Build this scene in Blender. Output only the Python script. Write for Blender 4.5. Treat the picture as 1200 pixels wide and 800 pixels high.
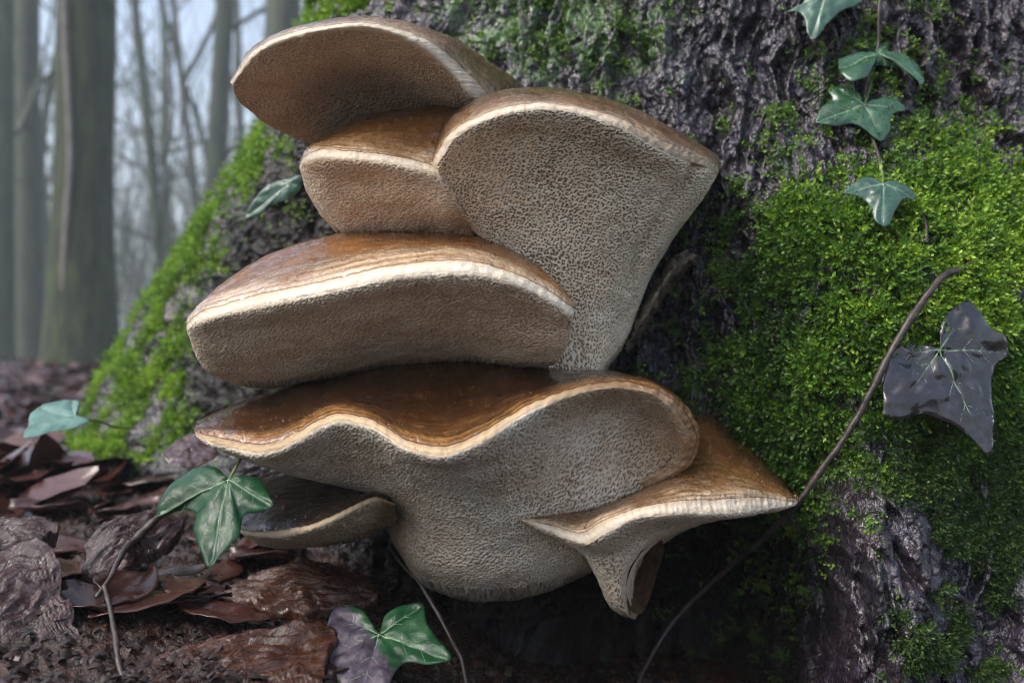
import bpy, math, random
import numpy as np
from mathutils import Vector

for o in list(bpy.data.objects):
    bpy.data.objects.remove(o)
SC = bpy.context.scene
COL = SC.collection
R = math.radians
random.seed(7)
RNG = np.random.default_rng(11)

# ------------------------------------------------------------------ camera
LENS, HC = 31.0, 0.15
F = 1200 * LENS / 36.0
cam_d = bpy.data.cameras.new('camera')
cam = bpy.data.objects.new('camera', cam_d)
COL.objects.link(cam)
cam.location = (0, 0, HC)
cam.rotation_euler = (R(90), 0, 0)
cam_d.lens, cam_d.sensor_width = LENS, 36.0
cam_d.clip_start, cam_d.clip_end = 0.01, 2000
cam_d.dof.use_dof = True
cam_d.dof.focus_distance = 0.445
cam_d.dof.aperture_fstop = 7.0
SC.camera = cam
# ------------------------------------------------------------------ light
SUN_EL, SUN_AZ = 50, -122           # overcast sky: broad soft sun, high on the left, a little behind the viewer
W = bpy.data.worlds.new('World')
SC.world = W
W.use_nodes = True
wn = W.node_tree
bg = wn.nodes['Background']
sky = wn.nodes.new('ShaderNodeTexSky')
sky.sky_type = 'NISHITA'
sky.sun_disc = False
sky.sun_elevation, sky.sun_rotation = R(SUN_EL), R(SUN_AZ)
sky.air_density, sky.dust_density, sky.ozone_density = 1.0, 5.0, 2.0
wn.links.new(sky.outputs[0], bg.inputs[0])
bg.inputs[1].default_value = 0.125
sun_d = bpy.data.lights.new('sun', 'SUN')
sun_d.energy, sun_d.angle, sun_d.color = 1.0, R(26), (1.0, 0.985, 0.96)
sun = bpy.data.objects.new('sun', sun_d)
COL.objects.link(sun)
sd = Vector((math.sin(R(SUN_AZ)) * math.cos(R(SUN_EL)), math.cos(R(SUN_AZ)) * math.cos(R(SUN_EL)), math.sin(R(SUN_EL))))
sun.rotation_euler = sd.to_track_quat('Z', 'Y').to_euler()
SC.view_settings.view_transform = 'Standard'
SC.view_settings.look = 'None'
SC.view_settings.exposure = 1.5
SC.view_settings.gamma = 1.0
SC.render.engine = 'CYCLES'
SC.cycles.use_denoising = True
SC.cycles.filter_width = 1.1
SC.cycles.max_bounces = 6
SC.cycles.volume_bounces = 1


# ------------------------------------------------------------------ numeric helpers
def at(px, py, d):
    """pixel of the 1200x800 photograph at depth d -> point of the place"""
    return np.array([(px - 600) / F * d, d, HC - (py - 400) / F * d])


def at_n(a):
    a = np.asarray(a, float)
    d = a[..., 2]
    return np.stack([(a[..., 0] - 600) / F * d, d, HC - (a[..., 1] - 400) / F * d], -1)


def to_px(P):
    d = np.maximum(P[..., 1], 1e-3)
    return 600 + P[..., 0] / d * F, 400 - (P[..., 2] - HC) / d * F


def _hash(ix, iy, iz, seed):
    h = (ix.astype(np.uint32) * np.uint32(374761393) + iy.astype(np.uint32) * np.uint32(668265263)
         + iz.astype(np.uint32) * np.uint32(2147483647) + np.uint32(seed * 974711 + 12345))
    h = (h ^ (h >> np.uint32(13))) * np.uint32(1274126177)
    h = (h ^ (h >> np.uint32(16))) * np.uint32(2246822519)
    return h ^ (h >> np.uint32(15))


_G = np.array([[1, 1, 0], [-1, 1, 0], [1, -1, 0], [-1, -1, 0], [1, 0, 1], [-1, 0, 1], [1, 0, -1], [-1, 0, -1],
               [0, 1, 1], [0, -1, 1], [0, 1, -1], [0, -1, -1], [1, 1, 0], [-1, 1, 0], [0, -1, 1], [0, -1, -1]], np.float32)


def noise(p, seed=0):
    p = np.asarray(p, np.float32)
    i = np.floor(p).astype(np.int64)
    f = p - i
    u = f * f * f * (f * (f * 6 - 15) + 10)
    out = np.zeros(p.shape[:-1], np.float32)
    for dx in (0, 1):
        wx = u[..., 0] if dx else 1 - u[..., 0]
        for dy in (0, 1):
            wy = u[..., 1] if dy else 1 - u[..., 1]
            for dz in (0, 1):
                wz = u[..., 2] if dz else 1 - u[..., 2]
                g = _G[_hash(i[..., 0] + dx, i[..., 1] + dy, i[..., 2] + dz, seed) & np.uint32(15)]
                out += wx * wy * wz * (g[..., 0] * (f[..., 0] - dx) + g[..., 1] * (f[..., 1] - dy) + g[..., 2] * (f[..., 2] - dz))
    return out


def fbm(p, octv=4, seed=0, ridged=False, gain=0.5):
    p = np.asarray(p, np.float32)
    a, t, s = 1.0, np.zeros(p.shape[:-1], np.float32), 0.0
    for k in range(octv):
        n = noise(p * (2.03 ** k), seed + k * 17)
        if ridged:
            n = 1 - 2.2 * np.abs(n)
        t += a * n
        s += a
        a *= gain
    return t / s


def worley(p, seed=0, jit=.8):
    """F1 and F2 distances to jittered cell points"""
    p = np.asarray(p, np.float32)
    i = np.floor(p).astype(np.int64)
    f1 = np.full(p.shape[:-1], 9.0, np.float32)
    f2 = f1.copy()
    for dx in (-1, 0, 1):
        for dy in (-1, 0, 1):
            for dz in (-1, 0, 1):
                c = i + np.array([dx, dy, dz])
                h = _hash(c[..., 0], c[..., 1], c[..., 2], seed)
                j = np.stack([h & np.uint32(1023), (h >> np.uint32(10)) & np.uint32(1023), (h >> np.uint32(20)) & np.uint32(1023)], -1) / np.float32(1023)
                d = np.sqrt((((c + .5 + (j - .5) * jit) - p) ** 2).sum(-1)).astype(np.float32)
                m = d < f1
                f2 = np.where(m, f1, np.minimum(f2, d))
                f1 = np.where(m, d, f1)
    return f1, f2


def worley2(x, y, seed=0, jit=.75):
    ix, iy = np.floor(x).astype(np.int64), np.floor(y).astype(np.int64)
    f1 = np.full(np.shape(x), 9.0, np.float32)
    f2, idc = f1.copy(), f1.copy()
    z = np.zeros_like(ix)
    for dx in (-1, 0, 1):
        for dy in (-1, 0, 1):
            h = _hash(ix + dx, iy + dy, z, seed)
            jx = .5 + ((h & np.uint32(1023)) / np.float32(1023) - .5) * jit
            jy = .5 + (((h >> np.uint32(10)) & np.uint32(1023)) / np.float32(1023) - .5) * jit
            d = np.hypot(ix + dx + jx - x, iy + dy + jy - y).astype(np.float32)
            m = d < f1
            f2 = np.where(m, f1, np.minimum(f2, d))
            f1 = np.where(m, d, f1)
            idc = np.where(m, ((h >> np.uint32(20)) & np.uint32(255)) / np.float32(255), idc)
    return f1, f2, idc


def sstep(a, b, x):
    t = np.clip((x - a) / (b - a), 0, 1)
    return t * t * (3 - 2 * t)


def spline(pts, n, closed=False):
    """resample a polyline as a smooth curve: cubic Hermite on chord length; n = count or explicit parameters 0..1"""
    P = np.asarray(pts, float)
    t = np.concatenate([[0], np.cumsum(np.linalg.norm(np.diff(P, axis=0), axis=1) + 1e-9)])
    t /= t[-1]
    return hermite(P, t, np.linspace(0, 1, n) if np.isscalar(n) else np.asarray(n))


def hermite(P, t, x):
    """P (K,...) at knots t (K,), evaluated at x"""
    K = len(t)
    sh = (slice(None),) + (None,) * (P.ndim - 1)
    m = np.zeros_like(P)
    dt = np.diff(t)
    s = np.diff(P, axis=0) / dt[sh]
    if K > 2:
        m[1:-1] = (s[:-1] * dt[1:][sh] + s[1:] * dt[:-1][sh]) / (dt[1:] + dt[:-1])[sh]
    m[0], m[-1] = s[0], s[-1]
    k = np.clip(np.searchsorted(t, x, side='right') - 1, 0, K - 2)
    h = dt[k]
    u = ((x - t[k]) / h)[sh]
    hh = h[sh]
    return ((2 * u ** 3 - 3 * u ** 2 + 1) * P[k] + (u ** 3 - 2 * u ** 2 + u) * hh * m[k]
            + (-2 * u ** 3 + 3 * u ** 2) * P[k + 1] + (u ** 3 - u ** 2) * hh * m[k + 1])


def seg_dist(x, y, line):
    """distance of points (x, y) to a polyline, and position along it 0..1"""
    best = np.full(np.shape(x), 1e9)
    pos = np.zeros(np.shape(x))
    n = len(line) - 1
    for k in range(n):
        ax, ay = line[k][:2]
        bx, by = line[k + 1][:2]
        dx, dy = bx - ax, by - ay
        t = np.clip(((x - ax) * dx + (y - ay) * dy) / (dx * dx + dy * dy + 1e-12), 0, 1)
        d = np.hypot(x - ax - t * dx, y - ay - t * dy)
        m = d < best
        best = np.where(m, d, best)
        pos = np.where(m, (k + t) / n, pos)
    return best, pos


def in_poly(x, y, poly, soft=0):
    """1 inside a polygon, fading out over soft beyond its edge"""
    ins = np.zeros(np.shape(x), bool)
    n = len(poly)
    for k in range(n):
        x0, y0 = poly[k]
        x1, y1 = poly[(k + 1) % n]
        if y0 == y1:
            continue
        c = ((y0 > y) != (y1 > y)) & (x < (x1 - x0) * (y - y0) / (y1 - y0) + x0)
        ins ^= c
    if not soft:
        return ins.astype(float)
    d, _ = seg_dist(x, y, list(poly) + [poly[0]])
    return np.where(ins, 0.5 + 0.5 * np.clip(d / soft, 0, 1), 0.5 - 0.5 * np.clip(d / soft, 0, 1))


# ------------------------------------------------------------------ mesh helpers
def mesh_np(name, V, Fc, mat=None, parent=None, smooth=True, attrs=None, uv=None, nrm=None, base=None):
    V = np.asarray(V, np.float32).reshape(-1, 3)
    if parent is not None:
        base = parent_base(parent)
    if base is not None:
        V = V - np.asarray(base, np.float32)
    me = bpy.data.meshes.new(name)
    groups = Fc if isinstance(Fc, list) else [Fc]
    groups = [np.asarray(g, np.int32) for g in groups if len(g)]
    nl = sum(g.size for g in groups)
    npoly = sum(len(g) for g in groups)
    me.vertices.add(len(V))
    me.vertices.foreach_set('co', V.ravel())
    me.loops.add(nl)
    li = np.concatenate([g.ravel() for g in groups])
    me.loops.foreach_set('vertex_index', li)
    me.polygons.add(npoly)
    tot = np.concatenate([np.full(len(g), g.shape[1], np.int32) for g in groups])
    me.polygons.foreach_set('loop_start', np.concatenate([[0], np.cumsum(tot)[:-1]]).astype(np.int32))
    me.polygons.foreach_set('use_smooth', np.full(npoly, smooth, bool))
    me.update(calc_edges=True)
    for k, a in (attrs or {}).items():
        a = np.asarray(a, np.float32)
        if a.ndim == 1:
            me.attributes.new(k, 'FLOAT', 'POINT').data.foreach_set('value', a)
        else:
            me.attributes.new(k, 'FLOAT_VECTOR', 'POINT').data.foreach_set('vector', a.ravel())
    if uv is not None:
        me.uv_layers.new(name='UVMap').data.foreach_set('uv', np.asarray(uv, np.float32)[li].ravel())
    if nrm is not None:
        me.normals_split_custom_set_from_vertices(np.asarray(nrm, np.float32).tolist())
    if mat:
        me.materials.append(mat)
    ob = bpy.data.objects.new(name, me)
    COL.objects.link(ob)
    if base is not None and parent is None:
        ob.location = base
    if parent is not None:
        ob.parent = parent
    return ob


def parent_base(p):
    b = Vector((0, 0, 0))
    while p is not None:
        b = b + p.location
        p = p.parent
    return np.array(b)


def tag(o, label=None, cat=None, group=None, kind=None):
    for k, v in (('label', label), ('category', cat), ('group', group), ('kind', kind)):
        if v:
            o[k] = v
    return o


def empty(name, loc, label, cat, group=None):
    o = bpy.data.objects.new(name, None)
    o.empty_display_size = 0.02
    COL.objects.link(o)
    o.location = [float(c) for c in loc]
    return tag(o, label, cat, group)


def grid_faces(nv, nu, off=0, closed=False):
    i = np.arange(nv - 1)[:, None]
    j = np.arange(nu if closed else nu - 1)[None, :]
    j2 = (j + 1) % nu
    q = np.stack([i * nu + j, i * nu + j2, (i + 1) * nu + j2, (i + 1) * nu + j], -1).reshape(-1, 4)
    return q + off


def grid_normals(P):
    du = np.gradient(P, axis=1)
    dv = np.gradient(P, axis=0)
    n = np.cross(du, dv)
    return n / np.maximum(np.linalg.norm(n, axis=-1, keepdims=True), 1e-12)


def tube(pts, rad, sides=6, seed=0):
    """(verts, quads) of a tapered tube through pts"""
    P = np.asarray(pts, float)
    n = len(P)
    r = np.broadcast_to(np.asarray(rad, float), (n,))
    T = np.gradient(P, axis=0)
    T /= np.maximum(np.linalg.norm(T, axis=1, keepdims=True), 1e-9)
    up = np.array([0.31, 0.17, 0.93]) if abs(T[0, 2]) < 0.8 else np.array([0.9, 0.3, 0.1])
    A = np.cross(T, up)
    A /= np.maximum(np.linalg.norm(A, axis=1, keepdims=True), 1e-9)
    B = np.cross(T, A)
    a = np.linspace(0, 2 * np.pi, sides, endpoint=False)
    V = P[:, None] + r[:, None, None] * (np.cos(a)[None, :, None] * A[:, None] + np.sin(a)[None, :, None] * B[:, None])
    return V.reshape(-1, 3), grid_faces(n, sides, closed=True)


class Acc:
    def __init__(self):
        self.V, self.Q, self.n, self.A = [], [], 0, []

    def add(self, V, Q, a=None):
        self.V.append(V)
        self.Q.append(Q + self.n)
        self.n += len(V)
        if a is not None:
            self.A.append(np.broadcast_to(a, (len(V),)))

    def build(self, name, mat, parent=None, attr=None, **k):
        return mesh_np(name, np.concatenate(self.V), np.concatenate(self.Q), mat, parent,
                       attrs={attr: np.concatenate(self.A)} if attr else None, **k)


# ------------------------------------------------------------------ material helpers
class Mat:
    def __init__(s, name):
        s.m = bpy.data.materials.new(name)
        s.m.use_nodes = True
        s.t = s.m.node_tree
        s.b = s.t.nodes['Principled BSDF']
        s.co = None

    def n(s, typ, ins=None, **props):
        nd = s.t.nodes.new(typ)
        for k, v in props.items():
            setattr(nd, k, v)
        for k, v in (ins or {}).items():
            s.put(nd.inputs[k], v)
        return nd

    def put(s, sock, v):
        if isinstance(v, bpy.types.NodeSocket):
            s.t.links.new(v, sock)
        else:
            if sock.type == 'RGBA' and len(v) == 3:
                v = (*v, 1)
            sock.default_value = v

    def obj(s, scale=(1, 1, 1), uv=False):
        if s.co is None:
            s.co = s.n('ShaderNodeTexCoord')
        return s.n('ShaderNodeMapping', {'Vector': s.co.outputs['UV' if uv else 'Object'], 'Scale': scale}).outputs[0]

    def noise(s, scale, detail=4, rough=0.55, vec=None, dist=0.0):
        return s.n('ShaderNodeTexNoise', {'Vector': vec or s.obj(), 'Scale': scale, 'Detail': detail, 'Roughness': rough, 'Distortion': dist}).outputs['Fac']

    def voro(s, scale, vec=None, feature='F1', rnd=1.0):
        return s.n('ShaderNodeTexVoronoi', {'Vector': vec or s.obj(), 'Scale': scale, 'Randomness': rnd}, feature=feature).outputs['Distance']

    def attr(s, name, out='Fac'):
        return s.n('ShaderNodeAttribute', attribute_name=name).outputs[out]

    def ramp(s, fac, *stops):
        r = s.n('ShaderNodeValToRGB', {'Fac': fac})
        e = r.color_ramp.elements
        while len(e) < len(stops):
            e.new(0.5)
        for k, (p, c) in enumerate(stops):
            e[k].position = p
            e[k].color = (c, c, c, 1) if np.isscalar(c) else (*c, 1)
        return r.outputs[0]

    def mix(s, f, a, b, mode='MIX'):
        m = s.n('ShaderNodeMix', data_type='RGBA', blend_type=mode)
        s.put(m.inputs[0], f)
        s.put(m.inputs[6], a)
        s.put(m.inputs[7], b)
        return m.outputs[2]

    def math(s, op, a, b=0.0, clamp=False):
        m = s.n('ShaderNodeMath', operation=op, use_clamp=clamp)
        s.put(m.inputs[0], a)
        s.put(m.inputs[1], b)
        return m.outputs[0]

    def bump(s, h, dist, strength=1.0, base=None):
        b = s.n('ShaderNodeBump', {'Height': h, 'Distance': dist, 'Strength': strength})
        if base:
            s.put(b.inputs['Normal'], base)
        return b.outputs[0]

    def out(s, col, rough=0.5, normal=None, **ins):
        s.put(s.b.inputs['Base Color'], col)
        s.put(s.b.inputs['Roughness'], rough)
        if normal:
            s.put(s.b.inputs['Normal'], normal)
        for k, v in ins.items():
            s.put(s.b.inputs[k.replace('_', ' ')], v)
        return s.m


def m_bark():
    m = Mat('wet_bark')
    v = m.obj()
    big, mid, fine = m.noise(14, 3, vec=v), m.noise(70, 5, vec=v), m.noise(420, 4, vec=v)
    c = m.ramp(mid, (0.3, (0.006, 0.005, 0.006)), (0.5, (0.019, 0.016, 0.023)), (0.66, (0.056, 0.050, 0.078)), (0.8, (0.125, 0.108, 0.145)))
    c = m.mix(m.ramp(big, (0.42, 0.0), (0.62, 0.75)), c, m.mix(0.35, c, (0.055, 0.030, 0.042)))
    # algae film and moss stain carried by the tree where moss sits
    fl = m.voro(330, vec=m.obj((1, 1, .55)), feature='DISTANCE_TO_EDGE')
    c = m.mix(m.ramp(fine, (0.44, 0.75), (0.56, 0.0)), c, m.mix(0.75, c, (0.004, 0.0035, 0.004)))
    c = m.mix(m.ramp(m.noise(210, 4, 0.7), (0.58, 0.0), (0.70, 0.55)), c, (0.16, 0.14, 0.17))
    alg = m.math('MULTIPLY', m.attr('algae'), m.ramp(m.noise(110, 4), (0.42, 0.0), (0.6, 1.0)))
    c = m.mix(alg, c, m.mix(m.noise(300, 2), (0.03, 0.085, 0.012), (0.10, 0.19, 0.05)))
    c = m.mix(m.math('MULTIPLY', m.attr('moss'), 0.85), c, (0.022, 0.036, 0.010))
    c = m.mix(m.attr('humus_shade'), c, (0.011, 0.009, 0.008))
    b = m.bump(fine, 0.0011, 0.7)
    b = m.bump(m.ramp(fl, (0.0, 0.0), (0.22, 1.0)), 0.0006, 0.5, b)
    b = m.bump(mid, 0.005, 0.75, b)
    rough = m.ramp(m.noise(160, 3), (0.40, 0.15), (0.64, 0.44))
    sp = m.math('MULTIPLY', m.math('SUBTRACT', 1.0, m.math('MULTIPLY', m.attr('humus_shade'), 0.75)), 0.65)
    return m.out(c, rough, b, Specular_IOR_Level=sp)


def m_moss(name, dark, mid, tip):
    m = Mat(name)
    r, l = m.attr('rnd'), m.attr('along')
    c = m.ramp(r, (0.0, dark), (0.5, mid), (1.0, tip))
    c = m.mix(m.math('MULTIPLY', m.math('SUBTRACT', 1.0, l), 0.55), c, m.mix(0.5, c, (0.03, 0.035, 0.008)))
    tr = m.n('ShaderNodeBsdfTranslucent', {'Color': c})
    mx = m.n('ShaderNodeMixShader', {0: 0.3, 1: m.b.outputs[0], 2: tr.outputs[0]})
    m.t.links.new(mx.outputs[0], m.t.nodes['Material Output'].inputs[0])
    return m.out(c, 0.42, Specular_IOR_Level=0.45)


def m_skin(name, back, mid, rim, wet=0.22, streak=1.0, blot=0.5, pale=0.3):
    """upper crust of a bracket: colour runs from the attachment to the growing edge"""
    m = Mat(name)
    e = m.attr('edge')
    uv = m.obj((60, 5, 1), uv=True)
    st = m.noise(1.0, 5, 0.6, vec=uv)
    no = m.noise(55, 5, 0.6)
    sp = m.noise(380, 3, 0.6)
    f = m.math('ADD', e, m.math('MULTIPLY', m.math('SUBTRACT', no, 0.5), blot))
    f = m.math('ADD', f, m.math('MULTIPLY', m.math('SUBTRACT', st, 0.5), 0.35 * streak))
    c = m.ramp(f, (0.05, back), (0.50, mid), (0.80, m_lerp(mid, rim, pale)), (1.0, rim))
    c = m.mix(m.math('MULTIPLY', m.ramp(sp, (0.40, 1.0), (0.52, 0.0)), 0.55), c, m.mix(0.6, c, back))
    c = m.mix(m.math('MULTIPLY', m.ramp(st, (0.52, 0.0), (0.72, 1.0)), 0.4 * streak), c, m.mix(0.55, c, rim))
    zn = m.noise(1.0, 3, 0.6, vec=m.obj((4, 26, 1), uv=True), dist=.6)
    c = m.mix(m.math('MULTIPLY', m.ramp(zn, (0.38, 1.0), (0.54, 0.0)), 0.75), c, m_lerp(back, mid, .25))
    grit = m.voro(260)
    c = m.mix(m.ramp(m.noise(24, 5, .65), (.50, 0.0), (.62, .65)), c, m_lerp(back, mid, .15))
    c = m.mix(m.ramp(grit, (0.10, 0.8), (0.17, 0.0)), c, m_lerp(back, (.01, .008, .006), .6))
    pits = m.voro(520, rnd=1.0)
    b = m.bump(m.ramp(pits, (0.0, 0.0), (0.4, 1.0)), 0.0004, 0.35)
    b = m.bump(m.noise(1.0, 4, 0.6, vec=m.obj((220, 12, 1), uv=True)), 0.0009, 0.5 * streak + 0.1, b)
    b = m.bump(no, 0.003, 0.35, b)
    rough = m.ramp(m.noise(120, 4), (0.35, wet * 0.7), (0.68, min(0.8, wet * 2.2)))
    return m.out(c, rough, b, Specular_IOR_Level=0.6, Coat_Weight=m.ramp(m.noise(45, 4), (.40, .1), (.60, .9)), Coat_Roughness=wet * 0.8)


def m_margin(name, col, stain):
    m = Mat(name)
    e = m.attr('edge')
    uv = m.obj((90, 4, 1), uv=True)
    n = m.math('ADD', m.math('MULTIPLY', m.noise(1.0, 4, 0.6, vec=uv), 0.6), m.math('MULTIPLY', m.noise(160, 4), 0.5))
    f = m.math('ADD', n, m.math('MULTIPLY', m.math('ABSOLUTE', m.math('SUBTRACT', e, 0.5)), 0.55))
    c = m.ramp(f, (0.55, col), (0.80, m_lerp(col, stain, 0.35)), (0.98, stain))
    up = m.math('ADD', e, m.math('MULTIPLY', m.math('SUBTRACT', m.noise(1.0, 5, 0.65, vec=m.obj((45, 2, 1), uv=True)), 0.5), 1.3))
    up = m.math('ADD', up, m.math('MULTIPLY', m.math('SUBTRACT', m.noise(34, 3), 0.5), 1.1))
    c = m.mix(m.ramp(up, (0.02, 0.75), (0.46, 0.0)), c, m_lerp(stain, col, 0.45))
    c = m.mix(m.math('MULTIPLY', m.attr('brown'), m.ramp(m.noise(300, 3), (.35, 1.0), (.65, .55))), c, m_lerp(stain, (.03, .012, .008), .35))
    b = m.bump(m.noise(1.0, 4, 0.6, vec=m.obj((160, 8, 1), uv=True)), 0.0012, 0.6)
    b = m.bump(m.noise(900, 3), 0.0004, 0.5, b)
    return m.out(c, 0.42, b, Specular_IOR_Level=0.4, Subsurface_Weight=0.15, Subsurface_Radius=(0.004, 0.003, 0.002), Subsurface_Scale=0.5)


def m_lerp(a, b, t):
    return tuple(x + (y - x) * t for x, y in zip(a, b))


def m_pores(name, wall, tube_c, stain, amount=0.4, fine=900):
    m = Mat(name)
    pit = m.attr('pit')
    n = m.noise(26, 5, 0.6)
    n2 = m.noise(240, 4, 0.6)
    w = m.mix(m.ramp(n, (0.42, 0.0), (0.62, amount)), wall, stain)
    fib = m.noise(1.0, 4, 0.65, vec=m.obj((70, 5, 1), uv=True))
    w = m.mix(m.ramp(fib, (0.50, 0.0), (0.68, 0.55)), w, m_lerp(wall, (.85, .82, .76), .5))
    w = m.mix(m.math('MULTIPLY', m.attr('brown'), m.ramp(m.noise(60, 4), (0.3, 0.5), (0.6, 1.0))), w, stain)
    w = m.mix(m.ramp(n2, (0.45, 0.0), (0.7, 0.3)), w, m_lerp(wall, tube_c, 0.6))
    c = m.mix(pit, w, tube_c)
    v = m.voro(fine)
    b = m.bump(m.ramp(v, (0.1, 0.0), (0.5, 1.0)), 0.0004, 0.45)
    b = m.bump(m.noise(900, 3), 0.0003, 0.4, b)
    return m.out(c, 0.6, b, Specular_IOR_Level=0.35)


def m_leaf(name, green, dark, pale, rough=0.22, sheen=0.25, spec=0.45, blotch=0):
    m = Mat(name)
    n = m.noise(70, 4, 0.6)
    c = m.ramp(n, (0.32, dark), (0.55, green), (0.85, m_lerp(green, pale, 0.18)))
    # fine vein network of the blade
    net = m.voro(330, feature='DISTANCE_TO_EDGE')
    c = m.mix(m.ramp(net, (0.0, 0.07), (0.05, 0.0)), c, m_lerp(green, pale, 0.5))
    c = m.mix(m.math('MULTIPLY', m.ramp(m.attr('vein'), (0.4, 0.0), (1.0, 0.45)), 1.0), c, pale)
    if blotch:
        c = m.mix(m.ramp(m.noise(130, 5, .65), (.50, 0.0), (.60, .9)), c, (.006, .007, .005))
        c = m.mix(m.ramp(m.noise(48, 3), (.52, 0.0), (.66, .6)), c, (.030, .034, .022))
    c = m.mix(m.attr('sky_sheen'), c, m.ramp(m.noise(240, 4), (.35, (.022, .018, .026)), (.65, (.07, .058, .08))))  # reflected sky painted as purple colour over part of the blade
    b = m.bump(m.ramp(net, (0.0, 0.0), (0.15, 1.0)), 0.0003, 0.12)
    b = m.bump(m.noise(200, 3), 0.0008, 0.3, b)
    ro = m.ramp(m.noise(150, 3), (0.40, rough), (0.66, min(0.75, rough * 1.7)))
    return m.out(c, ro, b, Specular_IOR_Level=spec, Coat_Weight=sheen, Coat_Roughness=0.12)


def m_litter(name, a, b_, c_, rough=0.3):
    m = Mat(name)
    oi = m.n('ShaderNodeObjectInfo').outputs['Random']
    r = m.attr('rnd')
    n = m.noise(60, 4)
    f = m.math('FRACT', m.math('ADD', oi, m.math('ADD', r, m.math('MULTIPLY', n, 0.35))))
    c = m.ramp(f, (0.0, a), (0.45, b_), (0.8, c_), (1.0, a))
    c = m.mix(m.ramp(m.noise(300, 3), (0.45, 0.0), (0.65, 0.5)), c, m_lerp(a, (0.02, 0.014, 0.012), 0.6))
    b = m.bump(m.noise(150, 3), 0.0015, 0.35)
    return m.out(c, m.ramp(m.noise(120), (0.4, rough), (0.65, rough * 1.9)), b, Specular_IOR_Level=0.5)


def m_simple(name, c0, c1, scale, rough=0.5, bd=0.002, bs=0.6, stretch=(1, 1, 1)):
    m = Mat(name)
    n = m.noise(scale, 5, 0.6, vec=m.obj(stretch))
    b = m.bump(n, bd, bs)
    return m.out(m.ramp(n, (0.35, c0), (0.65, c1)), rough, b)


M_BARK = m_bark()
M_WOOD = m_simple('far_bark', (0.022, 0.034, 0.020), (0.055, 0.070, 0.045), 9, 0.7, 0.02, 0.6, (3, 3, 0.5))
M_WOODMOSS = m_simple('mossy_far_bark', (0.005, 0.008, 0.005), (0.036, 0.055, 0.014), 9, 0.8, 0.03, 0.9, (2.4, 2.4, 0.6))
M_TWIG = m_simple('twig_bark', (0.016, 0.011, 0.009), (0.055, 0.040, 0.034), 220, 0.45, 0.0008, 0.8)
M_VEIN = m_simple('leaf_vein', (0.16, 0.24, 0.13), (0.30, 0.38, 0.25), 200, 0.35, 0.0004, 0.4)
M_PETIOLE = m_simple('leaf_stalk', (0.08, 0.13, 0.04), (0.17, 0.22, 0.09), 90, 0.4, 0.0004, 0.4)


# ------------------------------------------------------------------ ground
AX = np.array([0.30, 1.05])          # axis of the big trunk


def ground_z(x, y, fine=True):
    x, y = np.asarray(x, float), np.asarray(y, float)
    rr = np.hypot(x, y)
    dt = np.hypot(x - AX[0], y - AX[1])
    near0 = 1 - sstep(1.0, 3.0, rr)
    z = -0.055 * sstep(-0.09, 0.05, x) * near0 - 0.006 * near0 + 0.035 * np.exp(-(np.hypot(x + 0.42, y - 0.95) / 0.25) ** 2)
    z = z + 0.018 * np.exp(-(np.hypot(x + 0.27, y - 0.44) / 0.10) ** 2)
    p = np.stack([x, y, np.zeros_like(x)], -1)
    z = z + 0.03 * sstep(1.2, 6, rr) * noise(p * 0.7, 3) + 0.6 * sstep(12, 80, rr) * noise(p * 0.03, 5)
    if fine:
        near = 1 - sstep(1.5, 8, rr)
        z = z + near * (0.009 * fbm(p * 16, 3, 21) + 0.007 * fbm(p * 60, 3, 22, True)) + (1 - near) * 0.03 * fbm(p * 3, 2, 23)
        vn = 1 - sstep(0.6, 1.3, rr)
        z = z + vn * 0.0035 * fbm(p * 190, 3, 24)
    return z


def build_ground():
    rad = np.concatenate([np.linspace(0.22, 0.95, 330), 0.95 * (220 / 0.95) ** np.linspace(0, 1, 130)[1:]])
    ang = np.concatenate([np.linspace(-180, -40, 30)[:-1], np.linspace(-40, 12, 400), np.linspace(12, 180, 50)[1:-1]])
    a = np.radians(ang)
    X = rad[:, None] * np.sin(a)[None]
    Y = rad[:, None] * np.cos(a)[None]
    Z = ground_z(X, Y)
    V = np.stack([X, Y, Z], -1).reshape(-1, 3)
    nr, na = len(rad), len(a)
    q = grid_faces(nr, na, closed=True)[:, ::-1]
    ctr = len(V)
    V = np.concatenate([V, [[0, 0, 0.0]]])
    j = np.arange(na)
    tri = np.stack([np.full(na, ctr), (j + 1) % na, j], -1)
    m = Mat('forest_soil')
    n1, n2, n3 = m.noise(9, 5), m.noise(90, 5), m.noise(420, 4)
    c = m.ramp(n2, (0.33, (0.006, 0.004, 0.004)), (0.5, (0.013, 0.007, 0.005)), (0.62, (0.032, 0.014, 0.008)), (0.75, (0.050, 0.025, 0.019)))
    c = m.mix(m.ramp(n1, (0.42, 0.0), (0.66, 0.7)), c, m.mix(0.5, c, (0.05, 0.018, 0.008)))
    b = m.bump(n3, 0.002, 0.9)
    b = m.bump(n2, 0.006, 0.7, b)
    m.out(c, m.ramp(m.noise(200), (0.38, 0.16), (0.62, 0.5)), b, Specular_IOR_Level=0.35)
    o = mesh_np('ground', V, [q, tri], m.m)
    tag(o, 'dark wet forest soil covered with rotting brown leaves', None, None, 'structure')


build_ground()

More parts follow.
